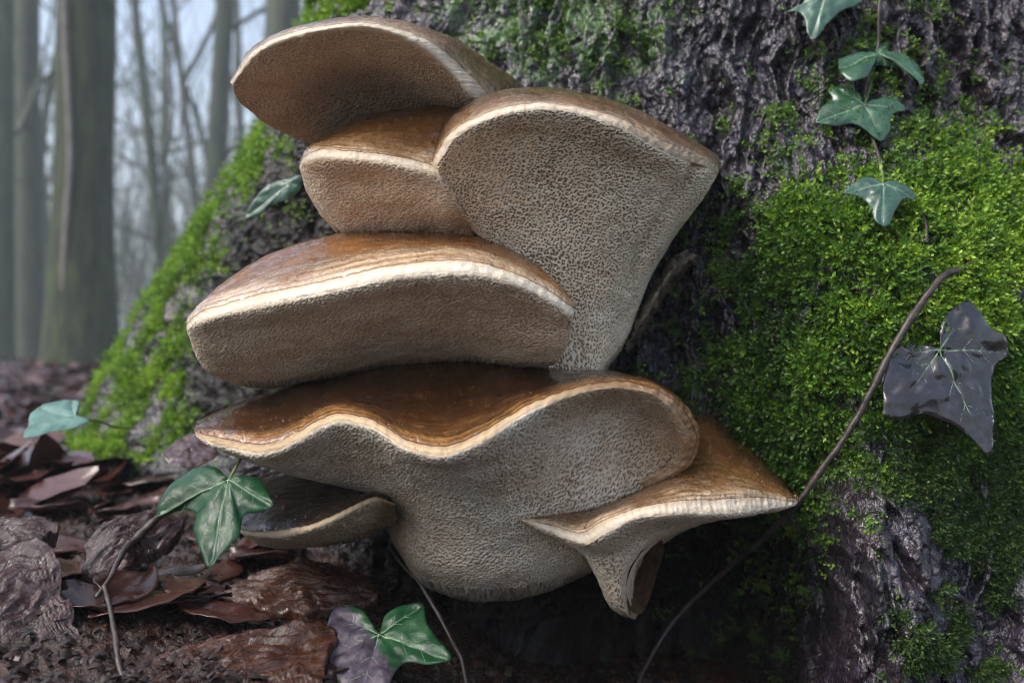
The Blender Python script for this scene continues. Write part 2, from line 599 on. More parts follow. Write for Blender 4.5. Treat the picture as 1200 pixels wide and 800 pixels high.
# ------------------------------------------------------------------ the big beech
SIL = [(380, -60, .92), (372, 0, .92), (345, 75, .92), (312, 150, .92), (270, 210, .93), (205, 310, .94), (150, 400, .95), (100, 480, .95), (72, 520, .95), (40, 570, .95)]
CTRL = SIL + [
    (450, 100, .66), (450, 300, .65), (340, 330, .72), (250, 430, .82), (330, 480, .72), (240, 500, .80), (330, 620, .70), (420, 680, .60),
    (560, 40, .64), (600, 300, .57), (600, 500, .56), (560, 640, .56), (560, 720, .545),
    (700, 60, .60), (790, 150, .57), (800, 330, .565), (800, 450, .575), (860, 620, .585), (800, 700, .60), (740, 760, .58),
    (900, 80, .56), (900, 300, .53), (880, 480, .53), (925, 590, .525), (930, 700, .53),
    (1000, 60, .56), (1000, 300, .50), (1000, 450, .49), (1000, 550, .48), (1000, 700, .46), (1000, 800, .455),
    (1100, 60, .575), (1100, 200, .545), (1100, 300, .505), (1100, 440, .49), (1100, 620, .475), (1100, 780, .455),
    (1200, 60, .60), (1200, 300, .53), (1200, 440, .52), (1200, 640, .50), (1200, 780, .48),
    (1400, 60, .75), (1400, 400, .66), (1400, 700, .60)]
PH0 = math.atan2(-AX[0], AX[1])      # direction from the axis to the camera, from -Y


def polar(P):
    rel = P[..., :2] - AX
    ph = np.arctan2(rel[..., 0], -rel[..., 1]) - PH0
    return ph, np.hypot(rel[..., 0], rel[..., 1])


def _fit():
    P = at_n(CTRL)
    ph, r = polar(P)
    z = P[:, 2]
    ex = []
    for zz, rr in ((-0.1, .66), (0.15, .58), (0.45, .52)):
        for a in (-125, -160, 165, 130, 95):
            ex.append((R(a), zz, rr))
    for zz, rr in ((0.9, .47), (2.0, .44), (4.0, .42)):
        for a in range(-180, 180, 45):
            ex.append((R(a), zz, rr))
    ex = np.array(ex)
    ph, z, r = np.concatenate([ph, ex[:, 0]]), np.concatenate([z, ex[:, 1]]), np.concatenate([r, ex[:, 2]])
    K = np.stack([0.55 * np.cos(ph), 0.55 * np.sin(ph), z], -1)
    D = np.linalg.norm(K[:, None] - K[None], axis=-1)
    w = np.linalg.solve(np.sqrt(D ** 2 + 0.07 ** 2) + 1e-4 * np.eye(len(K)), r - .5)
    return K, w


TK, TW = _fit()


def trunk_r(ph, z):
    sh = np.broadcast(ph, z).shape
    p = np.stack(np.broadcast_arrays(0.55 * np.cos(ph), 0.55 * np.sin(ph), z), -1).reshape(-1, 3)
    out = np.empty(len(p))
    for s in range(0, len(p), 60000):
        q = p[s:s + 60000]
        D2 = ((q[:, None] - TK[None]) ** 2).sum(-1)
        out[s:s + 60000] = np.sqrt(D2 + 0.07 ** 2) @ TW + .5
    return out.reshape(sh)


def trunk_xyz(ph, z, r):
    a = ph + PH0
    return np.stack(np.broadcast_arrays(AX[0] + r * np.sin(a), AX[1] - r * np.cos(a), z), -1)


MOSS_RIGHT = [(870, 290), (905, 235), (950, 205), (1010, 215), (1060, 180), (1110, 165), (1160, 190), (1260, 250), (1260, 500), (1190, 480), (1165, 520),
              (1050, 500), (1000, 500), (965, 545), (930, 590), (900, 560), (850, 505), (840, 455), (885, 400), (900, 350)]
MOSS_LOW = [(1030, 480), (1260, 470), (1260, 690), (1160, 660), (1100, 640), (1060, 590), (1020, 560)]
MOSS_BASE = [(1050, 700), (1150, 660), (1260, 700), (1260, 860), (1020, 860)]
MOSS_DARK = [(850, 560), (935, 600), (955, 680), (960, 860), (800, 860), (780, 760), (850, 680)]
MOSS_ROOT = [(385, -40), (450, -30), (395, 60), (330, 150), (330, 190), (290, 235), (262, 320), (240, 360), (235, 420), (230, 470), (250, 520), (130, 560), (40, 580), (60, 500), (190, 300), (300, 130)]
MOSS_TOP = [(400, -40), (570, -40), (555, 20), (525, 40), (470, 30), (380, 20)]
ALGAE = [(520, -40), (800, -40), (790, 60), (700, 130), (600, 110), (520, 60)]
CRACKS = [([(1178, 120), (1185, 190), (1205, 260)], 5, .010), ([(1130, 40), (1150, 110), (1172, 170)], 4, .007), ([(1095, -20), (1100, 60), (1112, 110)], 4, .005),
          ([(1005, 640), (1010, 700), (1016, 790)], 4, .006), ([(1030, 640), (1040, 700), (1052, 765)], 4, .008), ([(1050, 640), (1075, 680), (1100, 710)], 6, .008),
          ([(950, 640), (965, 700), (985, 800)], 4, .004),
          ([(905, -20), (885, 60), (880, 130), (868, 200)], 5, .005), ([(985, 170), (1020, 165), (1040, 190)], 5, .006)]


def build_trunk():
    ph = np.concatenate([np.linspace(-180, -78, 30)[:-1], np.linspace(-78, -20, 430)[:-1], np.linspace(-20, 42, 640)[:-1], np.linspace(42, 180, 50)[:-1]])
    z = np.concatenate([np.linspace(-0.08, -0.03, 6)[:-1], np.linspace(-0.03, 0.42, 470)[:-1], 0.42 + (3.6 - .42) * np.linspace(0, 1, 40) ** 2])
    PHg, Zg = np.meshgrid(np.radians(ph), z)
    r = trunk_r(PHg, Zg)
    P0 = trunk_xyz(PHg, Zg, r)
    px, py = to_px(P0)
    front = (np.abs(PHg) < R(100)) & (P0[..., 1] < 1.0)
    soft = lambda poly, s: in_poly(px, py, poly, s) * front
    p = np.stack([PHg * 0.55, Zg, np.zeros_like(Zg)], -1)
    wob = noise(p * 26, 60)[..., None] * np.array([.012, .006, 0])
    edge = 0.55 * fbm(p * 45, 4, 70)
    msk = {k: sstep(0.34, 0.74, soft(v, s) + edge) for k, v, s in (('r', MOSS_RIGHT, 80), ('l', MOSS_LOW, 40), ('b', MOSS_BASE, 60), ('d', MOSS_DARK, 60), ('o', MOSS_ROOT, 40), ('t', MOSS_TOP, 40))}
    msk['f'] = sstep(.02, .5, np.maximum(soft(MOSS_RIGHT, 170), .8 * soft([(960, 40), (1090, 30), (1110, 190), (960, 210)], 60)) + edge - .1) * sstep(-.15, .3, fbm(p * 55, 3, 74)) * (1 - .8 * msk['r'])
    alg = np.clip(.7 * msk['f'] + sstep(0.35, 0.8, soft(ALGAE, 120) + edge) + .15 * sstep(.2, .6, soft([(240, 180), (420, 150), (430, 480), (220, 540)], 60) + edge), 0, 1)
    msk['r'] = msk['r'] * (.2 + .8 * sstep(-.30, .06, fbm(p * 30, 3, 75)))
    patch = sstep(0.0, 0.35, fbm(p * 38, 3, 71))
    moss = np.clip(msk['r'] + msk['l'] * (.35 + .65 * patch) + msk['b'] * patch * .7 + msk['d'] * patch * .4 + msk['o'] * (0.12 + .88 * sstep(-.22, .12, fbm(p * np.array([40, 17, 1]), 3, 72)))
                   + msk['t'] * sstep(-.1, .25, fbm(p * np.array([36, 14, 1]), 3, 73)), 0, 1)
    # bark relief: long ridges along the flow of the root, flaky scales, fine grain
    q = p + wob
    plates = fbm(q * np.array([34, 11, 1]), 3, 80)
    ridge = fbm(q * np.array([80, 22, 1]), 3, 81, True)
    sh = np.stack([q[..., 0] + .35 * np.sin(PHg * 1.2) * Zg, Zg, 0 * Zg], -1)
    f1, f2, idc = worley2(sh[..., 0] * 120 + 2.2 * noise(p * 60, 87), sh[..., 1] * 62 + 1.6 * noise(p * 60, 88), 89, .95)
    flake = .45 + .55 * (sstep(.02, .32, f2 - f1) - .6) + 1.1 * (idc - .5) + .35 * fbm(q * np.array([260, 170, 1]), 2, 82)
    grain = fbm(q * np.array([520, 330, 1]), 2, 83)
    furrow = fbm((q + .004 * noise(p * 90, 66)[..., None]) * np.array([46, 8, 1]), 2, 67, True)
    disp = .012 * plates + .009 * (ridge - .45) + .021 * np.minimum(furrow - .55, .12) + .0030 * (flake - .45) + .0012 * grain
    for line, w, dep in CRACKS:
        d, t = seg_dist(px + 5 * noise(p * 120, 90), py, line)
        disp = disp - 1.7 * front * dep * np.exp(-(d / w) ** 2) * np.sin(np.pi * np.clip(t * .92 + .04, 0, 1)) ** .5
    # bark plates at the lower right stand proud between their cracks
    d, _ = seg_dist(px, py, [(990, 610), (1000, 700), (1010, 800)])
    disp += front * .004 * np.exp(-(d / 45) ** 2)
    # moss cushions are mounded
    cush = 1.25 * fbm(p * 60, 3, 84) - .25
    disp = disp * (1 - .55 * moss) + moss ** 2 * (.003 + .013 * cush)
    # water-worn groove below the brackets
    d, _ = seg_dist(px, py, [(800, 250), (815, 380), (800, 520)])
    fine = np.exp(-(d / 60) ** 2) * front
    disp += fine * .0012 * fbm(p * np.array([430, 30, 1]), 2, 85, True)
    far = np.clip(1.5 - Zg / .8, .35, 1)
    P = trunk_xyz(PHg, Zg, r + disp * far)
    # around the foot of the tree black soil, and shade painted into the bark colour
    hum_shade = sstep(.055, .0, Zg + .03 * fbm(p * 30, 2, 86)) * (PHg < R(2))
    dk, _ = seg_dist(px, py, [(560, 720), (700, 700), (830, 690), (880, 780)])
    hum_shade = np.clip(hum_shade + front * np.exp(-(dk / 70) ** 2) * .9, 0, 1)  # recess under the brackets, its shade put into the colour
    hum_shade = np.clip(hum_shade + .95 * soft([(265, 250), (320, 170), (400, 150), (430, 470), (300, 520), (215, 470)], 30) * (1 - moss), 0, 1)  # left root bark darkened in colour to offset the strong light on it
    root = empty('beech_tree', (AX[0], AX[1], 0), 'massive old beech with mossy flared roots and wet purple grey bark', 'tree')
    V = P.reshape(-1, 3)
    o = mesh_np('trunk', V, grid_faces(len(z), len(ph), closed=True), M_BARK, root,
                attrs={'moss': moss.ravel(), 'algae': np.clip(alg + .3 * moss, 0, 1).ravel(), 'humus_shade': hum_shade.ravel()})
    return P, moss, msk, alg, px, py, root


TP, TMOSS, TMSK, TALG, TPX, TPY, TREE = build_trunk()
TN = grid_normals(TP)


# ------------------------------------------------------------------ moss
def shoots(name, base, nrm, length, width, rnd, mat, k=10, label='', seed=0):
    """feathery moss: each shoot a short curved stem set with k folded leaflets"""
    rg = np.random.default_rng(seed)
    n = len(base)
    d = nrm + rg.normal(0, .42, (n, 3)) + np.array([0, -.1, -.12])
    d /= np.linalg.norm(d, axis=1, keepdims=True)
    a = np.cross(d, rg.normal(0, 1, (n, 3)))
    a /= np.linalg.norm(a, axis=1, keepdims=True)
    bend = rg.normal(0, .45, (n, 1)) * a
    V = np.empty((n, k, 4, 3), np.float32)
    AL = np.empty((n, k, 4), np.float32)
    for i in range(k):
        t = (i + .6) / k
        c = base + length[:, None] * (d * t + bend * t * t)
        ta = d + 2 * bend * t
        ta /= np.linalg.norm(ta, axis=1, keepdims=True)
        b = np.cross(ta, a)
        an = i * 2.4 + rg.uniform(0, .8, n)
        rad = np.cos(an)[:, None] * a + np.sin(an)[:, None] * b
        ll = (length * (.42 - .20 * t) * rg.uniform(.7, 1.2, n))[:, None]
        ax = rad * (.85 - .35 * t) + ta * (.35 + .6 * t)
        ax /= np.linalg.norm(ax, axis=1, keepdims=True)
        sd_ = np.cross(ax, ta)
        sd_ /= np.maximum(np.linalg.norm(sd_, axis=1, keepdims=True), 1e-6)
        w = width[:, None] * (1 - .4 * t)
        V[:, i, 0] = c
        V[:, i, 1] = c + ax * ll * .5 + sd_ * w + ta * w * .4
        V[:, i, 2] = c + ax * ll
        V[:, i, 3] = c + ax * ll * .5 - sd_ * w + ta * w * .4
        AL[:, i] = t
    idx = np.arange(n * k)[:, None] * 4
    T = np.concatenate([idx + np.array([0, 1, 2]), idx + np.array([0, 2, 3])])
    o = mesh_np(name, V.reshape(-1, 3), T, mat, smooth=False,
                attrs={'along': AL.ravel(), 'rnd': np.repeat(rnd, k * 4)})
    tag(o, label, None, None, 'stuff')
    return o


def pick(weight, n, seed):
    rg = np.random.default_rng(seed)
    area = np.linalg.norm(np.cross(np.gradient(TP, axis=1), np.gradient(TP, axis=0)), axis=-1)
    w = (weight * area).ravel()
    i = rg.choice(len(w), n, p=w / w.sum())
    jit = rg.normal(0, .0008, (n, 3))
    return TP.reshape(-1, 3)[i] + jit, TN.reshape(-1, 3)[i], i, rg


def build_moss():
    sgn = np.sign((TN * np.array([0, -1, 0])).sum(-1).mean())
    N = TN * sgn
    for name, w, n, ln, wd, mat, lab, sd_, k in (
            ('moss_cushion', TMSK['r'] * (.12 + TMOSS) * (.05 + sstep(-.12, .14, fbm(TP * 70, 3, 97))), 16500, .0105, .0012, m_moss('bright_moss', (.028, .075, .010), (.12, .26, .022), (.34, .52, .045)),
             'thick feathery bright green moss on the right of the trunk', 1, 9),
            ('dark_moss', np.clip(TMSK['l'] + TMSK['b'] + TMSK['d'] * .6, 0, 1) * TMOSS * (1 - TMSK['r']), 7000, .0072, .0009, m_moss('dull_moss', (.02, .045, .010), (.055, .11, .018), (.14, .22, .035)),
             'sparse dark green moss on the lower right roots', 2, 8),
            ('root_moss', (TMSK['o'] + TMSK['t'] * .8) * TMOSS ** 2, 13000, .0095, .0014, m_moss('lime_moss', (.05, .12, .012), (.19, .36, .022), (.36, .55, .04)),
             'bright lime green moss along the left root and upper trunk', 3, 8),
            ('thin_moss', TALG * sstep(.1, .4, fbm(TP * 60, 3, 99)) + .02 * TALG + .5 * TMSK['f'], 11000, .0060, .0011, m_moss('grey_moss', (.03, .08, .012), (.13, .27, .03), (.28, .45, .06)),
             'thin streaks of moss and algae on the upper bark', 4, 7)):
        b, _, i, rg = pick(w, n, sd_)
        nn = N.reshape(-1, 3)[i]
        z = b[:, 2]
        # brighter high up and to the right, darker low down and to the left
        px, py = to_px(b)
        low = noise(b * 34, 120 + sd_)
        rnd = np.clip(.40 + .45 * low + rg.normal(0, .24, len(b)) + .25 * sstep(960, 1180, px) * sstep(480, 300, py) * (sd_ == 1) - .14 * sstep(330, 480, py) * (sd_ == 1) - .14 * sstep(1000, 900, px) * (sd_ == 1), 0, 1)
        L = ln * rg.uniform(.6, 1.35, len(b))
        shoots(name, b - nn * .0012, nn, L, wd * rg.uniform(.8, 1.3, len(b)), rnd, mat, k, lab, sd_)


build_moss()


def skin_depth(px, py, up=0.0):
    """depth of the trunk's surface (bark or moss cushion) seen at a pixel, minus a clearance"""
    m = ((TPX - px) ** 2 + (TPY - py) ** 2 < 36) & (TP[..., 1] < .95)
    return float(TP[..., 1][m].min() if m.any() else .6) - up


# ------------------------------------------------------------------ bracket fungi
def bracket(label, curves, rows, cols, i_rim, mats, ext=(1, 1), roll=(0.03, 0.03), pore=None, lump=.0021, skin_rel=1.0, brown=None, seed=0, push=.13, wav=0.0005, groove=None, mbrown=None, drops=0):
    """curves: longitudinal lines (px, py, depth) from the upper attachment over the rim to the lower attachment;
    curves[i_rim] .. curves[i_rim+1] is the pale growing margin. rows: samples between neighbours."""
    C = []
    for c in curves:
        P = at_n(c)
        c0, c1 = P[0], P[-1]
        # roll both ends back out of view so the bracket closes towards the tree
        lead = [c0 + (c0 / np.linalg.norm(c0 - [0, 0, HC])) * np.array([1, 1, 0]) * roll[0] + (P[1] - c0) * .12]
        tail = [c1 + (c1 / np.linalg.norm(c1 - [0, 0, HC])) * np.array([1, 1, 0]) * roll[1] + (P[-2] - c1) * .12]
        if roll[0] == 0:
            lead = []
        if roll[1] == 0:
            tail = []
        C.append(np.concatenate([np.array(lead).reshape(-1, 3), P, np.array(tail).reshape(-1, 3)]))
    u = np.linspace(0, 1, cols)
    G = []
    for P in C:
        # same knots on every line, so that rim points stay opposite each other
        t = np.concatenate([[0], np.cumsum(np.linalg.norm(np.diff(P, axis=0), axis=1) + 1e-6)])
        G.append((P, t / t[-1]))
    ref = G[i_rim][1]
    same = all(len(g[0]) == len(ref) for g in G)
    G = np.array([hermite(P, ref if same else t, u) for P, t in G])
    # anchor into the wood: first and last lines run on into the trunk
    we = (ext[0] + (ext[1] - ext[0]) * u)[:, None]
    dirv = np.array([0.25, 1, 0.0]) * push
    G = np.concatenate([G[:1] + dirv * we, G, G[-1:] + dirv * we])
    K = len(G)
    seg = np.linalg.norm(np.diff(G, axis=0), axis=-1).mean(1) + 1e-5
    t = np.concatenate([[0], np.cumsum(seg)])
    rr = [6] + list(rows) + [6]
    x, at_row = [], [0]
    for k in range(K - 1):
        x += list(np.linspace(t[k], t[k + 1], rr[k], endpoint=False))
        at_row.append(at_row[-1] + rr[k])
    x.append(t[-1])
    P = hermite(G, t, np.array(x))
    a, b = at_row[i_rim + 1], at_row[i_rim + 2]
    nv = len(x)
    N = grid_normals(P)
    s = -np.sign((N[b + 2:] * (P[b + 2:] - np.array([0, 0, HC]))).sum())
    N = N * s
    v = np.arange(nv)
    ed = np.zeros(nv)
    ed[:a + 1] = np.clip((np.arange(a + 1) - at_row[1]) / (a - at_row[1]), 0, 1)
    ed[a:b + 1] = np.linspace(0, 1, b - a + 1)
    ed[b:] = np.clip((v[b:] - b) / (nv - b), 0, 1)
    E = np.repeat(ed[:, None], cols, 1)
    L = .6 * fbm(P * 28, 3, seed) + .4 * fbm(P * 90, 2, seed + 5)
    D = lump * L + .0003 * fbm(P * 210, 2, seed + 7)
    isskin = (v <= a)[:, None]
    D = D + np.where(isskin, .0004 * skin_rel * fbm(P * 330, 2, seed + 9), 0)
    ism = ((v > a) & (v < b))[:, None]
    D = D + np.where(ism, .0006 * fbm(P * 260, 2, seed + 10), 0)
    if wav:
        D = D + wav * np.exp(-((v - (a + b) / 2) / (.9 * (b - a))) ** 2)[:, None] * noise(np.stack([u * 70, u * 0, u * 0], -1), seed + 3)[None]
    pit = np.zeros((nv, cols))
    if pore:
        size, depth, r0, r1 = pore
        # tubes open square to the underside as a whole, so their mouths stretch where it bends away
        mn = N[b + (nv - b) // 8:].mean((0, 1))
        mn /= np.linalg.norm(mn)
        bu = np.cross(mn, [0, 0, 1])
        bu /= np.linalg.norm(bu)
        bv = np.cross(bu, mn)
        wx, wy = .55 * size * noise(P[b:] * .45 / size, 40), .55 * size * noise(P[b:] * .45 / size, 41)
        f1, f2, _ = worley2((P[b:] @ bu + wx) / size, (P[b:] @ bv + wy) / (size * 1.12), seed)
        big = fbm(P[b:] * 70, 2, seed + 12)
        hole = 1 - sstep(r0 + .13 * big, r1 + .13 * big, f1)
        fade = sstep(0, 10, v[b:] - b)[:, None] * sstep(0.0, .03, nv - v[b:])[:, None]
        pit[b:] = hole * fade
        D[b:] = D[b:] - depth * pit[b:] + .0001 * fbm(P[b:] * 900, 2, seed + 14)
    for line, gw, gd in groove or ():
        gx, gy = to_px(P[b:])
        D[b:] -= gd * np.exp(-(seg_dist(gx, gy, line)[0] / gw) ** 2)
    P = P + N * D[..., None]
    N2 = grid_normals(P) * s
    br = np.zeros((nv, cols))
    if brown is not None:
        br[b:] = brown(P[b:], *to_px(P[b:]), E[b:])
    if mbrown is not None:
        br[a:b] = mbrown(*to_px(P[a:b]))
    base = P[-1].mean(0)
    root = empty('bracket_fungus', base, label, 'bracket fungus', 'bracket fungi stacked on the beech')
    UV = np.stack([np.broadcast_to(u, (nv, cols)), E], -1)
    for nm, lo, hi, mat in (('cap_skin', 0, a, mats[0]), ('margin', a, b, mats[1]), ('pore_surface', b, nv - 1, mats[2])):
        sl = slice(lo, hi + 1)
        q = grid_faces(hi - lo + 1, cols)
        if s < 0:
            q = q[:, ::-1]
        mesh_np(nm, P[sl].reshape(-1, 3), q, mat, root, attrs={'edge': E[sl].ravel(), 'pit': pit[sl].ravel(), 'brown': br[sl].ravel()},
                uv=UV[sl].reshape(-1, 2), nrm=N2[sl].reshape(-1, 3))
    if drops:
        rg = np.random.default_rng(seed + 70)
        jv = at_row[1] + 6 + (rg.uniform(0, 1, drops) ** .6 * (a - at_row[1] - 8)).astype(int)
        ju = rg.integers(6, cols - 6, drops)
        c, n = P[jv, ju], N2[jv, ju]
        rr = rg.uniform(.00022, .00075, drops) * rg.uniform(.6, 1.2, drops)
        ring = np.array([[math.cos(k * math.pi / 4), math.sin(k * math.pi / 4)] for k in range(8)])
        shp = np.concatenate([np.c_[ring, np.zeros(8) - .25], np.c_[ring * .8, np.full(8, .35)], [[0, 0, .62]]])
        tx = np.cross(n, [0.3, 0.9, 0.1])
        tx /= np.linalg.norm(tx, axis=1, keepdims=True)
        ty = np.cross(n, tx)
        V = c[:, None] + rr[:, None, None] * (shp[None, :, :1] * tx[:, None] * 1.25 + shp[None, :, 1:2] * ty[:, None] + shp[None, :, 2:] * n[:, None])
        k = np.arange(8)
        q = np.stack([k, (k + 1) % 8, 8 + (k + 1) % 8, 8 + k], -1)
        t3 = np.stack([8 + k, 8 + (k + 1) % 8, np.full(8, 16)], -1)
        o_ = np.arange(drops)[:, None, None] * 17
        d_ = mesh_np('water_drops', V.reshape(-1, 3), [(q[None] + o_).reshape(-1, 4), (t3[None] + o_).reshape(-1, 3)], M_WATER, root)
        d_['kind'] = 'stuff'
    return root


M_WATER = Mat('rain_water').out((.9, .92, .95), .03, None, Transmission_Weight=1.0, IOR=1.33)
CREAM, STAIN = (.62, .55, .44), (.34, .20, .09)
mg_white = m_margin('white_margin', (.60, .53, .42), (.40, .26, .13))
mg_tan = m_margin('tan_margin', (.58, .44, .27), (.24, .11, .04))
pr_pale = m_pores('pale_pores', (.68, .60, .46), (.20, .135, .08), (.33, .22, .12), .35)
pr_brown = m_pores('brown_pores', (.70, .61, .48), (.29, .20, .12), (.38, .27, .17), .6)
pr_mid = m_pores('buff_pores', (.70, .61, .48), (.29, .20, .12), (.38, .27, .17), .5)


def br_c(P, px, py, E):
    return np.clip(.55 * np.exp(-((px - 530) / 30) ** 2) * sstep(200, 260, py) + .5 * sstep(370, 420, py) * sstep(690, 740, px), 0, 1)


# topmost bracket
bracket('topmost bracket, jutting left over the mossy root with its brown underside showing', [
    [(280, 100, .50), (325, 62, .54), (385, 45, .57), (445, 42, .59), (520, 62, .60), (575, 92, .60), (615, 120, .60)],
    [(271, 94, .475), (300, 52, .455), (375, 25, .445), (440, 20, .445), (520, 42, .47), (565, 74, .51), (606, 108, .56)],
    [(270, 97, .470), (301, 57, .447), (375, 31, .435), (433, 27, .433), (505, 50, .447), (545, 84, .472), (577, 119, .51)],
    [(272, 100, .469), (306, 62, .444), (375, 38, .431), (428, 34, .430), (488, 54, .440), (527, 84, .455), (553, 118, .475)],
    [(273, 105, .472), (311, 80, .456), (375, 62, .448), (425, 60, .448), (476, 76, .456), (514, 100, .468), (545, 124, .485)],
    [(276, 112, .480), (315, 110, .492), (368, 108, .498), (420, 110, .50), (465, 118, .502), (505, 128, .502), (540, 138, .505)],
    [(282, 121, .492), (312, 144, .525), (350, 162, .55), (390, 172, .56), (440, 172, .56), (490, 168, .555), (530, 160, .55)],
    [(288, 119, .51), (316, 136, .555), (355, 153, .585), (400, 160, .61), (450, 160, .62), (500, 150, .62), (540, 140, .62)]],
    rows=[10, 26, 10, 40, 60, 60, 16], cols=300, i_rim=2,
    mats=(m_skin('top_skin', (.06, .03, .012), (.17, .09, .035), (.55, .44, .31), .2), mg_white, pr_brown),
    ext=(0, 1), roll=(0, .03), pore=(.0014, .0008, .20, .44), seed=3, brown=lambda P, x, y, E: np.clip(.6 * sstep(320, 430, x) * sstep(150, 60, y), 0, 1))

# small bracket wedged in the middle
bracket('small amber bracket wedged between the topmost and the big upright bracket', [
    [(356, 188, .51), (385, 160, .53), (430, 145, .55), (480, 140, .56), (535, 140, .56)],
    [(352, 190, .488), (378, 163, .475), (425, 144, .475), (480, 136, .478), (535, 136, .478)],
    [(351, 193, .484), (375, 177, .453), (420, 178, .446), (470, 185, .447), (520, 200, .453)],
    [(352, 197, .482), (377, 186, .450), (420, 187, .442), (470, 193, .442), (522, 208, .449)],
    [(357, 214, .486), (390, 215, .460), (430, 217, .455), (480, 222, .452), (532, 232, .455)],
    [(368, 236, .499), (400, 250, .480), (440, 252, .475), (490, 253, .470), (546, 256, .468)],
    [(388, 260, .512), (415, 276, .502), (450, 281, .50), (500, 281, .495), (556, 281, .490)],
    [(400, 270, .56), (430, 280, .57), (460, 285, .58), (510, 285, .58), (560, 285, .58)]],
    rows=[8, 44, 10, 40, 40, 30, 14], cols=230, i_rim=2,
    mats=(m_skin('amber_skin', (.09, .035, .010), (.20, .085, .022), (.54, .41, .26), .13), mg_white, pr_brown),
    ext=(.3, 1), roll=(.03, .03), pore=(.0014, .0008, .13, .42), seed=8, drops=90, brown=lambda P, x, y, E: np.clip(.8 * sstep(30, 0, y - 200) + .7 * sstep(515, 540, x), 0, 1))

# large upright bracket
fan = [
    [(522, 172, .50), (540, 140, .52), (578, 122, .54), (640, 114, .56), (720, 130, .57), (775, 158, .57), (835, 190, .56)],
    [(509, 178, .455), (530, 143, .44), (582, 116, .437), (650, 111, .44), (730, 130, .455), (797, 163, .475), (842, 190, .50)],
    [(508, 186, .445), (533, 152, .428), (583, 128, .422), (650, 121, .425), (730, 142, .438), (793, 173, .459), (841, 196, .494)],
    [(511, 193, .441), (538, 158, .425), (586, 135, .418), (650, 128, .420), (725, 149, .432), (784, 181, .454), (838, 203, .490)],
    [(519, 213, .450), (549, 190, .442), (596, 172, .437), (650, 168, .437), (715, 187, .446), (768, 213, .463), (828, 222, .489)],
    [(541, 250, .466), (572, 243, .462), (610, 234, .460), (655, 234, .460), (710, 243, .463), (752, 256, .474), (808, 250, .494)],
    [(570, 285, .480), (597, 288, .478), (630, 292, .476), (668, 295, .476), (708, 298, .479), (740, 300, .488), (785, 282, .503)],
    [(600, 322, .488), (625, 338, .487), (655, 346, .486), (685, 348, .487), (713, 347, .491), (736, 344, .500), (763, 320, .514)],
    [(618, 380, .490), (643, 398, .490), (668, 402, .490), (693, 400, .493), (715, 392, .500), (731, 380, .509), (749, 360, .523)],
    [(628, 430, .486), (648, 441, .485), (670, 444, .485), (693, 439, .490), (710, 426, .500), (723, 412, .510), (739, 390, .530)],
    [(640, 450, .52), (655, 455, .53), (672, 455, .54), (693, 448, .55), (708, 432, .56), (720, 416, .57), (732, 398, .58)]]
bracket('largest pale bracket, fan shaped with its whole pored underside facing out', fan,
    rows=[8, 26, 10, 60, 75, 70, 55, 60, 45, 14], cols=430, i_rim=2,
    mats=(m_skin('fan_skin', (.08, .04, .016), (.18, .095, .04), (.52, .41, .28), .2), mg_white, pr_pale),
    ext=(1, 1), roll=(.03, .04), pore=(.00155, .0010, .13, .42), seed=12, brown=br_c,
    groove=[([(822, 186), (800, 225), (770, 265), (748, 300), (738, 340)], 7, .0035), ([(720, 135), (760, 160), (790, 178)], 4, .0008)],
    mbrown=lambda x, y: .75 * sstep(690, 760, x))

# long orange bracket
bracket('long orange brown bracket with a glossy wet top and thick white edge', [
    [(252, 374, .52), (268, 352, .54), (320, 322, .56), (405, 292, .57), (480, 280, .58), (560, 288, .57), (615, 318, .56), (655, 352, .54)],
    [(222, 374, .470), (245, 345, .472), (305, 303, .486), (400, 274, .50), (480, 263, .504), (560, 271, .498), (622, 306, .472), (665, 345, .446)],
    [(219, 377, .462), (238, 354, .455), (298, 322, .455), (392, 297, .460), (480, 285, .460), (558, 289, .455), (624, 320, .442), (668, 352, .436)],
    [(218, 381, .456), (239, 364, .432), (300, 347, .419), (386, 328, .411), (480, 309, .406), (560, 309, .407), (632, 334, .415), (673, 362, .427)],
    [(219, 385, .454), (243, 373, .428), (302, 359, .416), (386, 341, .407), (480, 322, .402), (560, 321, .403), (629, 343, .412), (671, 369, .425)],
    [(222, 396, .459), (250, 393, .441), (306, 385, .431), (390, 368, .423), (480, 352, .420), (560, 352, .421), (626, 372, .428), (668, 389, .433)],
    [(228, 412, .466), (258, 418, .456), (315, 415, .450), (395, 402, .447), (480, 389, .446), (555, 389, .445), (618, 402, .441), (662, 409, .441)],
    [(238, 430, .474), (275, 445, .480), (325, 446, .482), (400, 434, .482), (480, 421, .480), (550, 418, .474), (610, 425, .464), (652, 424, .455)],
    [(262, 438, .52), (300, 445, .55), (345, 443, .57), (410, 432, .58), (485, 422, .58), (550, 420, .57), (605, 425, .55), (645, 424, .52)]],
    rows=[8, 34, 44, 12, 40, 40, 40, 16], cols=360, i_rim=3,
    mats=(m_skin('orange_skin', (.13, .05, .013), (.27, .115, .030), (.58, .45, .30), .13, .8, .5, .6), m_margin('cream_margin', (.66, .60, .49), (.46, .32, .17)), pr_mid),
    ext=(.2, 1), roll=(.02, .02), pore=(.0013, .0007, .2, .44), seed=21, drops=200, brown=lambda P, x, y, E: np.clip(.55 * sstep(.1, .5, E), 0, 1))

